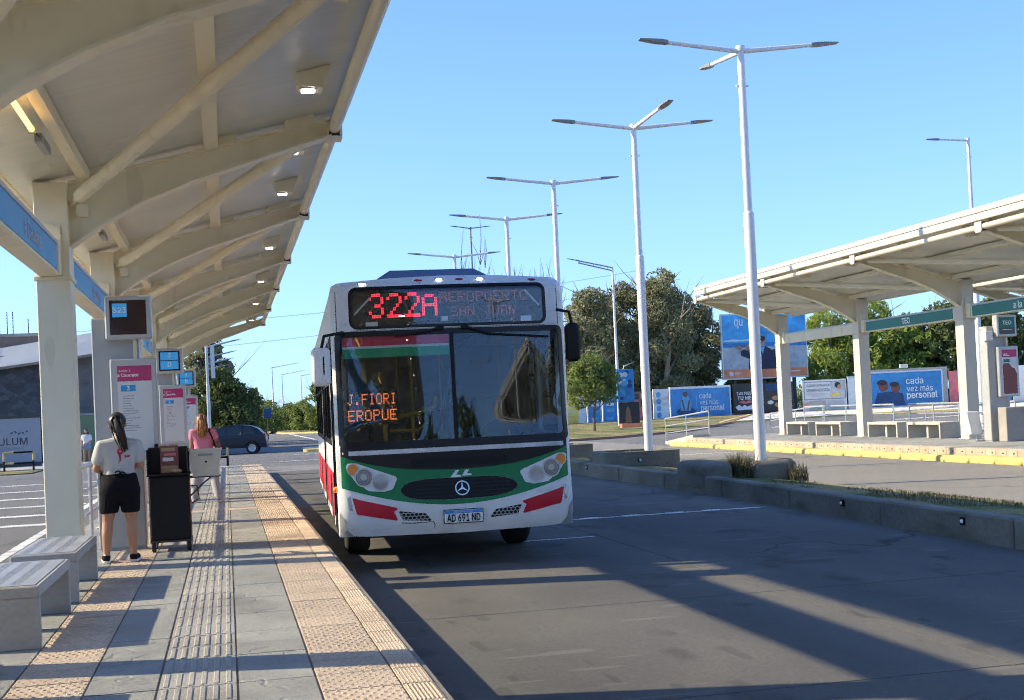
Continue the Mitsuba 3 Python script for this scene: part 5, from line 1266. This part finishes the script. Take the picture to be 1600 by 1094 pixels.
EU = [(34.2, 125, 9.6, 5.5, 'low dull green tree at the left end of the grove, beside the bus mirror'), (36.8, 126, 13.9, 7.6, 'tall dark gum tree left of the bracket lamp, its bare limbs showing'), (41.2, 129, 14.4, 7.0, 'gum tree rising between the bracket lamp and the second white lamp post'),
      (44.0, 125, 15.4, 7.4, 'tallest dark gum tree, right behind the second white lamp post'), (47.6, 133, 14.2, 7.6, 'dark gum tree right of the second white lamp post'), (50.6, 132, 12.4, 6.4, 'dark gum tree beside the left edge of the raised billboard'),
      (39.6, 135, 11.6, 8.0, 'gum tree in the second row, filling the gap behind the bracket lamp'), (47.0, 138, 12.6, 8.5, 'gum tree in the second row, filling the gap right of the second lamp post')]
for i, (x, y, H, w, lb) in enumerate(EU):
    tree(x, y, H, w * 1.1, lb, 'm_leaf_euca', 'gum trees behind the hoardings', 100 + i, 15000, .5, .12, 'm_bark_pale', .35, 17, 'gum_tree')
RT = [(66.0, 131, 11.4, 9.4, 'bright green tree right of the raised billboard', 'm_leaf_bright'), (70.3, 130, 11.8, 9.4, 'bright green tree seen through the bay of the green sign', 'm_leaf_bright'), (74.0, 129, 10.4, 9.0, 'hanging bright green tree over the deep blue poster', 'm_leaf_bright'), (78.2, 127, 11.2, 9.2, 'dark green tree left of the near column of the right station', 'm_leaf_dark'),
      (82.5, 125, 11.4, 9.4, 'dark green tree right of the near column of the right station', 'm_leaf_dark'), (87.5, 123, 11.4, 9.4, 'green tree behind the totem at the right picture edge', 'm_leaf_mid'), (57.8, 135, 11.5, 7.5, 'dark tree hidden behind the raised billboard', 'm_leaf_dark')]
for i, (x, y, H, w, lb, lf) in enumerate(RT):
    tree(x, y, H, w, lb, lf, 'trees behind the right station', 140 + i, 15000, .55, .0, 'm_bark', .5 if 'bright' in lf else 0, 14)
tree(21.8, 75, 4.75, 3.9, 'small street tree with dark forked trunk on the grass, just right of the bus', 'm_leaf_mid', None, 171, 5200, .26, .56, 'm_bark', 0, 11, 'street_tree', -.1)
tree(-.3, 88, 5.4, 5.2, 'dense dark tree behind the left lamp post', 'm_leaf_dark', 'trees at the left', 181, 9000, .34, .05, 'm_bark')
tree(.9, 92, 3.9, 3.4, 'lower dark tree right of the left lamp post', 'm_leaf_dark', 'trees at the left', 183, 5000, .32, .05, 'm_bark')
tree(-1.3, 99, 8.6, 4.6, 'taller olive tree behind the left lamp post', 'm_leaf_euca', 'trees at the left', 182, 8000, .4, .2, 'm_bark')
FT = [(3.6, 152, 4.2, 5.0), (5.2, 172, 4.0, 5.5), (6.5, 196, 4.6, 6.0), (8.4, 176, 3.9, 5.5), (9.2, 160, 3.7, 4.6), (10.0, 141, 5.6, 4.2), (11.6, 150, 4.0, 4.4)]
fl_ = ['small far tree just right of the traffic light', 'rounded far bush tree behind the dark road sign', 'far bush tree on the road island, second from the left', 'widest far bush tree on the road island', 'low far bush tree at the right of the island', 'taller far tree beside the mirror of the bus', 'far bush tree half hidden by the bus flank']
for i, (x, y, H, w) in enumerate(FT):
    tree(x, y, H, w, fl_[i], 'm_leaf_mid', 'far trees along the road', 190 + i, 2600, .42, .22, 'm_bark', 0, 8)
g = uniq('far_tree_line')
bl = []
r = np.random.default_rng(4)
for i in range(90):
    x = -120 + 4.2 * i + r.uniform(-1, 1); bl.append(((x, 300 + r.uniform(-12, 25), r.uniform(1, 2.2)), (r.uniform(3, 5), 3, r.uniform(1.8, 3.4))))
scene[g] = mikit.ply(crown(bl, 26000, 1.0, 300), 'm_leaf_mid'); labels[g] = {'kind': 'stuff', 'label': 'far line of trees on the horizon', 'category': 'trees'}
def bare(x, y, H, W_, label, seed):
    t = thing('bare_tree', label, 'tree', 'bare trees behind the bus')
    tr, lb, tips = branchy((x, y, 0), H * .62, seed, W_ * .5, .16, 7, 4)
    put('trunk', tr, 'm_twig', t, 40); put('branch', cat(lb), 'm_twig', t, kind='stuff')
    r = np.random.default_rng(seed); tw = []
    for p in tips:
        for j in range(3):
            e = p + r.normal(size=3) * W_ * .10 + [0, 0, H * r.uniform(.06, .18)]
            tw.append(tube([p, (p + e) / 2 + r.normal(size=3) * .12, e], [.035, .025, .01], 4))
    put('twig', cat(tw), 'm_twig', t, kind='stuff')
bare(21.4, 100, 16.2, 5.5, 'leafless tree rising behind the bus roof, left of the third lamp post', 51)
bare(24.3, 100, 14.6, 4.0, 'smaller leafless tree behind the third lamp post', 52)

for i, (x, y, H, w) in enumerate(((2, -72, 11, 9), (12, -78, 13, 10), (22, -74, 10, 9), (34, -70, 12, 10))):
    tree(x, y, H, w, ['leafy tree behind the photographer, nearest the platform', 'tallest leafy tree behind the photographer', 'leafy tree behind the photographer, on the line of the median', 'leafy tree behind the photographer, beyond the far road'][i], 'm_leaf_mid', 'trees behind the photographer', 220 + i, 4000, .7, .05, 'm_bark', 0, 10)

# ------------------------------------------------------------------ hoardings along the far side of the crossing street
def wall_frame(p0, p1):
    a, b = np.array(p0, float), np.array(p1, float); L = float(np.linalg.norm(b - a)); e = (b - a) / L
    return L, T().translate([a[0], a[1], 0]).rotate([0, 0, 1], math.degrees(math.atan2(e[1], e[0])))
def hoarding(p0, p1, z0, z1, board, label, name='hoarding', cat_='billboard', depth=.12, posts=True, group='billboards along the street'):
    L, W = wall_frame(p0, p1)
    t = thing(name, label, cat_, group)
    def H(nm, m, mt, par=None): return putd(nm, mikit.ply(m, mt), par or t, W)
    H('board', cbox(0.01, L - .01, 0, depth, z0, z1, .01), board)
    if posts:
        for x in (L * .2, L * .8): H('post', box(x - .05, x + .05, depth + .002, depth + .1, -.3, z1 - .1), 'm_dark_steel')
    def flat(nm, poly, mt, out, par=None): return H(nm, prism_y(poly, -out, -out + .012), mt, par)
    def words(s, h, x, z, mt, out, fit=None, par=None, bold=True): return H('lettering', text(s, h, '-y', (x, -out, z), .006, bold, fit), mt, par)
    return L, H, flat, words
WL = lambda x: float(np.interp(x, [18, 46, 62, 110], [104, 113.5, 110, 96]))
def seg(x0, x1, off=0.0): return (x0, WL(x0) - off), (x1, WL(x1) - off)
# plain panels
L, H, F, Wd = hoarding(*seg(20, 30.85), -.1, 2.45, 'm_board_yellow', 'yellow hoarding panel beside the bus mirror, with faint lines of print')
s = F('poster', sbox(5.5, .3, L - .9, 2.3), 'm_board_yellow', .02)
for z in (2.0, 1.75, 1.5, 1.25, 1.0, .75): F('print_line', sbox(L - 2.6, z, L - 1.2, z + .07), 'm_board_orange' if z > 1.6 else 'm_poster_white', .035)
F('white_edge', sbox(L - .85, -.08, L - .02, 2.4), 'm_board_white', .02)
for (x0, x1, lb) in ((30.95, 32.4, 'narrow blue hoarding panel left of the small street tree trunk'), (32.5, 34.2, 'narrow blue hoarding panel behind the small street tree trunk')):
    L, H, F, Wd = hoarding(*seg(x0, x1), 0, 2.55, 'm_board_white', lb)
    k = F('poster', sbox(.12, .12, L - .12, 2.42), 'm_board_blue', .02)
    for (a, b, c, d) in ((.5, 1.95, 1.2, 2.2), (.4, 1.5, 1.25, 1.75), (.5, .95, 1.3, 1.25), (.3, .25, 1.2, .5)): F('print_patch', sbox(a, b, c, d).buffer(-.06).buffer(.06), 'm_board_blue_light' if b < 1.4 else 'm_board_white', .035, k)
L, H, F, Wd = hoarding(*seg(34.3, 37.8), -.1, 2.65, 'm_brown_wall', 'brown shopfront-like hoarding with small pictures, left of the second lamp post')
for i in range(3):
    for j in range(2): F('picture', sbox(.3 + 1.05 * i, 1.35 + .62 * j, 1.1 + 1.05 * i, 1.85 + .62 * j), ['m_board_white', 'm_board_pink', 'm_board_black'][(i + j) % 3], .02)
F('red_panel', sbox(2.2, .2, 3.2, 1.25), 'm_board_pink', .02)
L, H, F, Wd = hoarding(*seg(37.9, 39.6), -.1, 2.8, 'm_board_white', 'white hoarding with pale blue round pictures, right of the second lamp post')
for j in range(4): F('round_picture', Point(.6, .42 + .62 * j).buffer(.26, quad_segs=5), 'm_board_blue_light' if j % 2 else 'm_sky_sign', .02)
# big blue poster with a seated figure and the slogan
L, H, F, Wd = hoarding(*seg(39.7, 46.5), -.1, 2.92, 'm_board_white', 'wide blue poster with a seated figure and white slogan, right of the second lamp post')
k = F('poster', sbox(.1, .12, L - .15, 2.72), 'm_board_blue', .02)
fg = [Point(1.75, 2.2).buffer(.24), Polygon([(1.45, 2.0), (2.05, 2.0), (2.35, 1.3), (2.25, .75), (1.2, .75), (1.2, 1.3)]).buffer(.06), Polygon([(.75, .65), (1.3, 1.0), (2.3, 1.0), (2.85, .6), (2.6, .3), (1.0, .3)]).buffer(.08)]
F('figure', fg[2], 'm_board_deep', .034, k); F('figure_shirt', fg[1], 'm_board_blue_light', .048, k); F('figure_head', fg[0], 'm_card_red', .06, k)
F('figure_arm', Polygon([(1.25, 1.75), (1.4, 1.75), (1.65, .75), (1.5, .7)]), 'm_card_red', .062, k); F('figure_arm', Polygon([(2.25, 1.6), (2.1, 1.7), (1.85, .75), (2.0, .7)]), 'm_card_red', .062, k)
Wd('cada', .52, 4.05, 2.02, 'm_letter_white', .034, 1.35, k, False); Wd('vez más', .46, 4.45, 1.42, 'm_letter_white', .034, 2.15, k, False); Wd('personal', .52, 4.85, .82, 'm_letter_white', .034, 2.75, k, True)
F('side_print', sbox(2.95, .9, 3.05, 2.0), 'm_board_blue_light', .034, k)
# black poster
L, H, F, Wd = hoarding(*seg(46.7, 52.3), -.15, 2.98, 'm_board_black', 'black poster with white and red lettering behind the nearest lamp post')
Wd('TUS FIESTAS', .27, 1.35, 2.05, 'm_letter_white', .02, 2.0, None, True); Wd('TU MESA', .33, 1.35, 1.62, 'm_letter_white', .02, 1.9, None, True)
F('red_script', Polygon([(.55, 1.22), (.9, 1.36), (1.2, 1.22), (1.5, 1.37), (1.9, 1.25), (2.15, 1.36), (2.1, 1.16), (1.6, 1.14), (1.0, 1.12)]).buffer(.03), 'm_board_pink', .02)
F('white_script', Polygon([(.25, .75), (.5, .95), (.8, .72), (1.05, .92), (1.3, .74), (1.7, .9), (2.2, .78), (2.5, .92), (2.3, .58), (1.2, .55), (.45, .52)]).buffer(.05), 'm_letter_white', .02)
for a, b, c in ((4.0, 1.5, .35), (4.9, 1.7, .3), (4.3, .85, .42), (5.1, 1.0, .3), (3.5, 1.1, .3)): F('dish', affinity.scale(Point(a, b).buffer(c, quad_segs=6), 1, .6), ['m_board_skin', 'm_card_brown', 'm_poster_white'][int(a * 10) % 3], .02 + .01 * (int(a * 10) % 3))
F('dark_glass', sbox(3.1, 2.2, 5.3, 2.85), 'm_board_deep', .02)
# white poster with a reader
L, H, F, Wd = hoarding(*seg(53.1, 57.2), -.2, 3.0, 'm_board_white', 'white poster with black headline and a seated reader, between the first two columns')
F('frame', sbox(.15, 1.15, L - .1, 2.85).difference(sbox(.22, 1.22, L - .17, 2.78)), 'm_print_grey', .02)
F('poster_photo', sbox(2.7, 1.25, L - .2, 2.75), 'm_board_grey', .022)
F('figure_hair', Point(3.35, 2.45).buffer(.28), 'm_board_black', .036); F('figure_head', affinity.scale(Point(3.5, 2.25).buffer(.24), .8, 1), 'm_board_skin', .05)
F('figure', Polygon([(2.9, 1.3), (3.0, 1.9), (3.5, 2.05), (3.95, 1.8), (3.95, 1.3)]), 'm_poster_white', .036); F('book', Polygon([(2.6, 1.62), (3.1, 1.75), (3.6, 1.66), (3.55, 1.45), (2.7, 1.4)]), 'm_board_yellow', .05)
Wd('LICENCIATURA EN', .22, 1.5, 2.48, 'm_print_grey', .03, 2.2, None, True); Wd('CRIMINALÍSTICA', .24, 1.5, 2.08, 'm_print_grey', .03, 2.25, None, True)
F('lower_panel', sbox(.6, -.1, 2.2, 1.05), 'm_tub', .02); F('lower_panel', sbox(2.3, -.1, 3.9, 1.05), 'm_board_grey', .02); F('flowers', Point(.35, .55).buffer(.28, quad_segs=4), 'm_board_orange', .02)
L, H, F, Wd = hoarding(*seg(57.3, 58.9), -.2, 3.2, 'm_board_mint', 'pale mint wall strip left of the deep blue poster')
F('white_edge', sbox(.05, -.1, .7, 3.0), 'm_board_white', .02)
# framed deep blue poster with two heads
L, H, F, Wd = hoarding(*seg(59.0, 66.4), -.2, 3.7, 'm_grey_panel', 'grey-framed deep blue poster with two faces and white slogan, above the bench railing')
F('frame', sbox(.35, .05, L - .45, 3.5), 'm_poster_white', .02); k = F('poster', sbox(.5, .2, L - .6, 3.36), 'm_board_blue', .034)
for a, b, c, mt in ((1.6, 2.15, .55, 'm_card_red'), (2.75, 1.95, .5, 'm_card_red')):
    F('figure_head', affinity.scale(Point(a, b).buffer(c, quad_segs=6), .85, 1), mt, .05, k); F('figure_hair', affinity.scale(Point(a - .1, b + .3).buffer(c * .85, quad_segs=6), 1, .55), 'm_board_black', .064, k)
F('figure_body', Polygon([(.7, .25), (1.0, 1.5), (2.2, 1.6), (3.4, 1.4), (3.6, .25)]), 'm_board_deep', .046, k)
Wd('cada', .60, 4.55, 2.52, 'm_letter_white', .05, 1.6, k, False); Wd('vez más', .54, 5.0, 1.8, 'm_letter_white', .05, 2.45, k, False); Wd('personal', .60, 5.2, 1.1, 'm_letter_white', .05, 2.85, k, True)
H('flood_lamp', cbox(3.2, 3.95, -.3, .1, 3.75, 4.1, .03), 'm_poster_white')
L, H, F, Wd = hoarding(*seg(66.5, 67.4), -.2, 3.25, 'm_board_pink', 'narrow red and white panel left of the near column of the right station')
L, H, F, Wd = hoarding(*seg(67.5, 72.0), -.2, 3.55, 'm_board_blue', 'blue poster with white letters right of the near column')
Wd('cada', .55, 3.3, 2.45, 'm_letter_white', .02, 1.4, None, False); Wd('vez más', .5, 3.5, 1.8, 'm_letter_white', .02, 1.8, None, False); Wd('pers', .55, 3.5, 1.1, 'm_letter_white', .02, 1.5, None, True)
L, H, F, Wd = hoarding(*seg(72.1, 92.0), -.2, 3.5, 'm_board_white', 'plain white wall running out of the picture at right')
# the raised billboard
L, H, F, Wd = hoarding((50.35, 124.6), (60.2, 125.2), 3.55, 10.4, 'm_board_white', 'large raised billboard, blue over grey over orange, with a man spreading his arms', 'billboard', 'billboard', .3, False)
k = F('poster_sky', sbox(.12, 6.9, L - .12, 10.28), 'm_board_sky', .02)
F('poster_horizon', sbox(.12, 6.9, L - .12, 7.35), 'm_board_blue', .034, k); F('cloud', Polygon([(.2, 7.6), (1.2, 7.75), (2.2, 7.65), (3.4, 7.75), (3.4, 7.55), (.2, 7.5)]), 'm_board_white', .034, k)
F('poster_ground', sbox(.12, 4.6, L - .12, 6.9), 'm_board_grey', .02); o = F('poster_band', sbox(.12, 3.68, L - .12, 4.6), 'm_board_orange', .02)
F('logo_disc', Point(.95, 4.15).buffer(.24), 'm_letter_white', .034, o); F('logo_line', sbox(1.35, 4.2, 2.1, 4.28), 'm_letter_white', .034, o); F('logo_line', sbox(1.35, 4.06, 1.8, 4.11), 'm_letter_white', .034, o); F('web_line', sbox(7.6, 4.18, 8.9, 4.28), 'm_letter_white', .034, o)
F('figure_suit', Polygon([(3.0, 4.6), (3.15, 5.7), (2.2, 6.05), (2.15, 6.45), (2.5, 6.6), (3.6, 6.45), (4.2, 6.9), (5.0, 6.9), (5.7, 6.5), (6.4, 6.6), (6.5, 5.4), (6.3, 4.6)]).buffer(.05), 'm_board_suit', .036)
F('figure_shirt', Polygon([(4.3, 6.9), (4.9, 6.9), (4.65, 6.1)]), 'm_board_blue_light', .05); F('figure_head', affinity.scale(Point(4.6, 7.45).buffer(.5), .8, 1), 'm_board_skin', .05); F('figure_hair', affinity.scale(Point(4.6, 7.75).buffer(.45), .9, .6), 'm_board_black', .062)
F('figure_hand', Polygon([(1.3, 6.95), (2.1, 6.6), (2.35, 6.7), (2.2, 6.95), (1.9, 7.2), (1.85, 6.98)]), 'm_board_skin', .05); F('figure_hand', Polygon([(2.65, 6.55), (3.25, 6.55), (3.2, 7.3), (2.95, 7.35), (2.7, 6.95)]), 'm_board_skin', .05)
Wd('qu', .9, 2.0, 9.35, 'm_letter_white', .034, 1.0, k, True); Wd('eo', .8, 7.1, 9.55, 'm_letter_white', .034, .95, k, True)
for x in (1.5, 4.9, 8.4): H('leg', box(x - .15, x + .15, .32, .62, -.3, 10.2), 'm_dark_steel')
# advertising pylon beside the bracket lamp
t = thing('advertising_pylon', 'slim two-sided pylon with blue patterned panel above a dark poster, right of the bracket lamp', 'sign')
put('blue_panel', cbox(24.95, 26.1, 80, 80.25, 1.75, 3.9, .03), 'm_board_blue', t)
r = np.random.default_rng(2)
for i in range(16):
    a, b = r.uniform(25.05, 25.95), r.uniform(1.9, 3.75)
    put('pattern_patch', prism_y(Point(a, b).buffer(r.uniform(.08, .2), quad_segs=2), 79.985 - .002 * i, 79.997), ['m_board_blue_light', 'm_poster_white', 'm_board_deep'][i % 3], t)
put('lower_poster', cbox(25.0, 26.4, 80.02, 80.2, .35, 1.74, .02), 'm_board_black', t); put('orange_base', cbox(25.1, 26.5, 79.9, 80.2, -.05, .34, .02), 'm_board_orange', t)
put('figure', prism_y(Polygon([(25.4, .4), (25.45, 1.2), (25.6, 1.5), (25.75, 1.2), (25.85, .4)]), 80.0, 80.015), 'm_brown_wall', t)
put('hood_lamp', lamp_head([25.5, 80.1, 4.1], [.9, -.2, .35], .8), 'm_poster_white', t); put('lamp_stem', tube([[25.45, 80.12, 3.9], [25.5, 80.1, 4.15]], .03, 6), 'm_galvanised', t)

# ------------------------------------------------------------------ street furniture far off
t = thing('bracket_lamp', 'tall street lamp with a long double bracket arm, right of the bus', 'street lamp')
put('pole', tube([[27.5, 88, -.1], [27.5, 88, 11.5]], [.13, .075], 10), 'm_white_paint', t, 40)
for dz in (0, -.22): put('arm', tube([[27.5, 88, 11.45 + dz], [24.9, 87.8, 11.98 + dz * .7]], .05, 8), 'm_galvanised', t)
for f in (.15, .35, .55, .75, .95): put('arm_strut', tube([[27.5 - 2.6 * f, 88 - .2 * f, 11.45 + .53 * f], [27.5 - 2.6 * f, 88 - .2 * f, 11.23 + .60 * f]], .03, 6), 'm_galvanised', t)
put('lamp_head', lamp_head([25.0, 87.8, 11.97], [-1, 0, .2], .95), 'm_lamp_grey', t)
lamp_post(28.92, 45, 0, 11.4, [(-1, 0)], 'single-arm lamp post rising behind the right canopy', None, 1.25, (.12, .06), rise=.03)
lamp_post(17.64, 90, 0, 14.72, [(-1, -.1), (1, .1), (.1, 1)], 'dark thin three-armed lamp post seen far behind the bus roof', None, 1.0, (.10, .06), 'm_lamp_grey', .12, .5)
ln_ = ['blue-grey lamp post with a white banner at the far end of the left canopy', 'second lamp post of the left row, its arm above the dark trees', 'third lamp post of the left row', 'fourth lamp post of the left row', 'fifth and farthest lamp post of the left row']
for i, y in enumerate((60, 67, 78, 87, 96)):
    t = lamp_post(-.0128 * y, y, 0, 5.52, [(1, .05)], ln_[i], 'lamp posts of the left row', 1.25, (.085, .07), 'm_galvanised', .22, .5)
    if i == 0: put('banner', cbox(-.60, -.42, 59.95, 60.0, 3.7, 5.2, .01), 'm_poster_white', t)
fp = ['farthest lamp post on the skyline, right of the traffic light', 'lamp post on the skyline above the island bushes', 'lamp post on the skyline left of the bus', 'lamp post on the skyline beside the bus mirror']
for i, (x, y) in enumerate(((6.4, 180), (9.0, 210), (12.6, 220), (15.5, 230))): lamp_post(x, y, 0, 8.8, [(1, 0)], fp[i], 'lamp posts on the skyline', 3.0, (.13, .08), 'm_white_paint', .15, .8)
t = thing('traffic_light', 'yellow traffic light on a thin pole at the far junction', 'traffic light')
put('pole', tube([[1.7, 110, 0], [1.7, 110, 4.2]], .07, 8), 'm_galvanised', t); put('arm', tube([[1.7, 110, 4.1], [2.3, 110, 4.1]], .04, 6), 'm_galvanised', t)
for x, w in ((2.15, .2), (2.55, .13)):
    h = put('signal_head', cbox(x - w, x + w, 109.8, 110.1, 3.25, 4.45, .04), 'm_traffic_yellow', t)
    for j in range(3): put('lens', move(lathe([(0, 0), (w * .7, 0), (w * .6, .05), (0, .05)], 12, 'y'), x, 109.8, 3.5 + .36 * j), 'm_black', h)
sg = ['dark back of a road sign on a post, right of the car', 'dark road sign seen above the car roof', 'second dark road sign above the car roof']
for i, (x, y, z, w, h) in enumerate(((3.38, 110, 2.2, .32, .42), (1.55, 105, 2.25, .34, .40), (2.15, 107, 2.25, .30, .40))):
    t = thing('road_sign', sg[i], 'road sign', 'road signs at the junction')
    put('panel', cbox(x - w, x + w, y - .02, y + .02, z - h, z + h, .01), 'm_board_deep', t); put('post', tube([[x, y + .05, -.01], [x, y + .05, z + .2]], .05, 8), 'm_dark_steel', t)
def barrier(p, q, label, h=.8):
    t = thing('barrier', label, 'barrier', 'yellow and black barriers')
    p, q = np.array(p, float), np.array(q, float); L = np.linalg.norm(q - p)
    for z in (.34, h):
        n = max(2, int(L / .32))
        for i in range(n):
            a, b = p + (q - p) * i / n, p + (q - p) * (i + 1) / n
            put('bar', tube([a + [0, 0, z], b + [0, 0, z]], .04, 8), 'm_yellow_paint' if i % 3 == 0 else 'm_black', t)
    for f in np.linspace(0, 1, max(2, int(L / 2) + 1)):
        o = p + (q - p) * f
        put('post', tube([o, o + [0, 0, h * .55]], .045, 8), 'm_black', t); put('post_top', tube([o + [0, 0, h * .55], o + [0, 0, h]], .047, 8), 'm_yellow_paint', t)
barrier((-9.25, 57.6, 0), (-8.1, 57.8, 0), 'yellow and black tube barrier in front of the mall banner, beside the cream column')
barrier((-13, 57.2, 0), (-9.45, 57.55, 0), 'yellow and black tube barrier cut by the left picture edge')
barrier((-.75, 50.5, 0), (-.02, 50.4, 0), 'short yellow and black barrier beyond the platform end', .7)
# islands, verges
isl = Polygon([(5.6, 160), (6.8, 143), (10.2, 138), (12.2, 146), (13.4, 175), (13, 260), (9, 262)]).buffer(1).buffer(-.5)
struct('island', slab(isl, -.05, .12), 'm_grass')
struct('island_kerb', slab(isl.buffer(.3).difference(isl), -.05, .15), 'm_yellow_paint')
i2 = Polygon([(4.0, 64.8), (7.8, 63.8), (8.6, 66.0), (8.4, 70.5), (4.2, 69.5)]).buffer(.3)
struct('traffic_island', slab(i2, -.05, .12), 'm_yellow_paint')
ver = Polygon([(14.2, 59.0), (18, 60.6), (23.4, 66.0), (31.5, 80), (47, 112), (22, 104), (16, 82)]).buffer(.8)
struct('verge', slab(ver, -.05, .08), 'm_grass')
struct('verge_kerb', slab(ver.buffer(.25).difference(ver), -.05, .11), 'm_brown_wall')
v2 = Polygon([(33, 82), (47, 88), (60, 80), (100, 62), (104, 95), (60, 109), (48, 112)])
struct('far_pavement', slab(v2, -.05, .06), 'm_concrete_pale'); struct('far_kerb', slab(v2.buffer(.3).difference(v2), -.05, .11), 'm_yellow_paint')
struct('left_verge', slab(sbox(-60, 53.5, -7.6, 57.0), -.05, .03), 'm_grass')
struct('left_pavement', slab(sbox(-60, 58.6, -3, 68.0), -.05, .025), 'm_concrete')

# ------------------------------------------------------------------ the mall at left
t = thing('mall_building', 'low mall with dark stone wall, pale eave and brick upper storey behind the left columns', 'building')
put('stone_wall', box(-60, -8.66, 69, 82, 0, 5.55), 'm_stone_cladding', t)
put('grey_wall', box(-8.66, -4.6, 69.4, 82, 0, 5.7), 'm_kerb_dark', t)
ev = []
for x0, x1, a0, b0, a1, b1 in ((-60, -11, 4.6, 5.4, 4.95, 6.0), (-11, -4.2, 4.95, 6.0, 5.75, 7.0)):
    ev.append(tm([[x0, 68.3, a0], [x1, 68.3, a1], [x1, 69.6, b1], [x0, 69.6, b0], [x0, 83, b0 + .5], [x1, 83, b1 + .5], [x0, 68.5, a0 - .12], [x1, 68.5, a1 - .12]], [[0, 1, 2], [0, 2, 3], [3, 2, 5], [3, 5, 4], [6, 7, 1], [6, 1, 0]]))
put('eave', cat(ev), 'm_roof_pale', t)
put('brick_storey', box(-40, -9.1, 74, 86, 5.4, 7.0), 'm_brick_far', t)
put('concrete_band', box(-40, -9.05, 73.95, 86, 6.85, 7.02), 'm_concrete', t)
for x in (-12.0, -11.6, -11.3, -10.5): put('rebar', tube([[x, 75, 7.0], [x, 75, 8.3 - .4 * (x > -11)]], .025, 5), 'm_dark_steel', t)
put('door_frame', box(-8.8, -8.6, 68.9, 69.1, 0, 5.3), 'm_dark_steel', t)
t = thing('mall_banner', 'pale grey banner hoarding with dark lettering below the stone wall', 'banner')
put('panel', box(-22, -8.62, 64.0, 64.15, .22, 2.30), 'm_banner_pale', t)
put('top_rail', box(-22, -8.6, 63.97, 64.18, 2.30, 2.42), 'm_dark_steel', t); put('base', box(-22, -8.62, 63.98, 64.17, -.05, .22), 'm_dark_steel', t)
put('lettering', text('TULUM', .33, '-y', (-10.0, 63.99, 1.22), .008, False, 1.6), 'm_letter_dark', t)
put('lettering', text('OPEN MALL', .13, '-y', (-9.95, 63.99, .90), .008, False, 1.15), 'm_print_grey', t)
sp = [affinity.rotate(affinity.scale(Point(-9.9 + .17 * i, 1.62 + .05 * math.sin(i * 2)).buffer(.07), 1, .4), 35 * (-1) ** i) for i in range(5)]
for p in sp: put('leaf_mark', prism_y(p, 63.985, 63.998), 'm_letter_dark', t)
put('small_print', box(-11.2, -9.5, 63.99, 63.998, .62, .65), 'm_print_grey', t)
t = thing('green_wall', 'low green wall behind the girl in white', 'wall')
put('wall_body', box(-8.3, -4.8, 68.4, 68.6, 0, 2.35), 'm_green_wall', t); put('coping', box(-8.35, -4.75, 68.35, 68.65, 2.35, 2.45), 'm_concrete', t)
t = thing('far_house', 'small pale house between the far trees, left of the bus', 'house')
put('wall', box(12.5, 17.5, 262, 268, 0, 3.6), 'm_board_white', t); put('roof', prism_y([(12.2, 3.6), (17.8, 3.6), (15, 5.2)], 261.8, 268.2), 'm_concrete', t); put('window', box(13.3, 14.2, 261.9, 262, 1.2, 2.2), 'm_window_dark', t); put('window', box(15.6, 16.5, 261.9, 262, 1.2, 2.2), 'm_window_dark', t)
# wires
def wire(p, q, sag, label):
    f = np.linspace(0, 1, 14)[:, None]
    pts = np.array(p) + (np.array(q) - np.array(p)) * f; pts[:, 2] -= 4 * sag * (f[:, 0] - f[:, 0] ** 2)
    single('wire', tube(pts, .014, 5), 'm_black', label, 'wire', 'overhead wires')
wire((-14, 96, 8.5), (40, 118, 14.5), .8, 'upper overhead wire crossing the sky left of the bus')
wire((-14, 99, 6.6), (40, 108, 12.5), .8, 'lower overhead wire crossing the sky left of the bus')
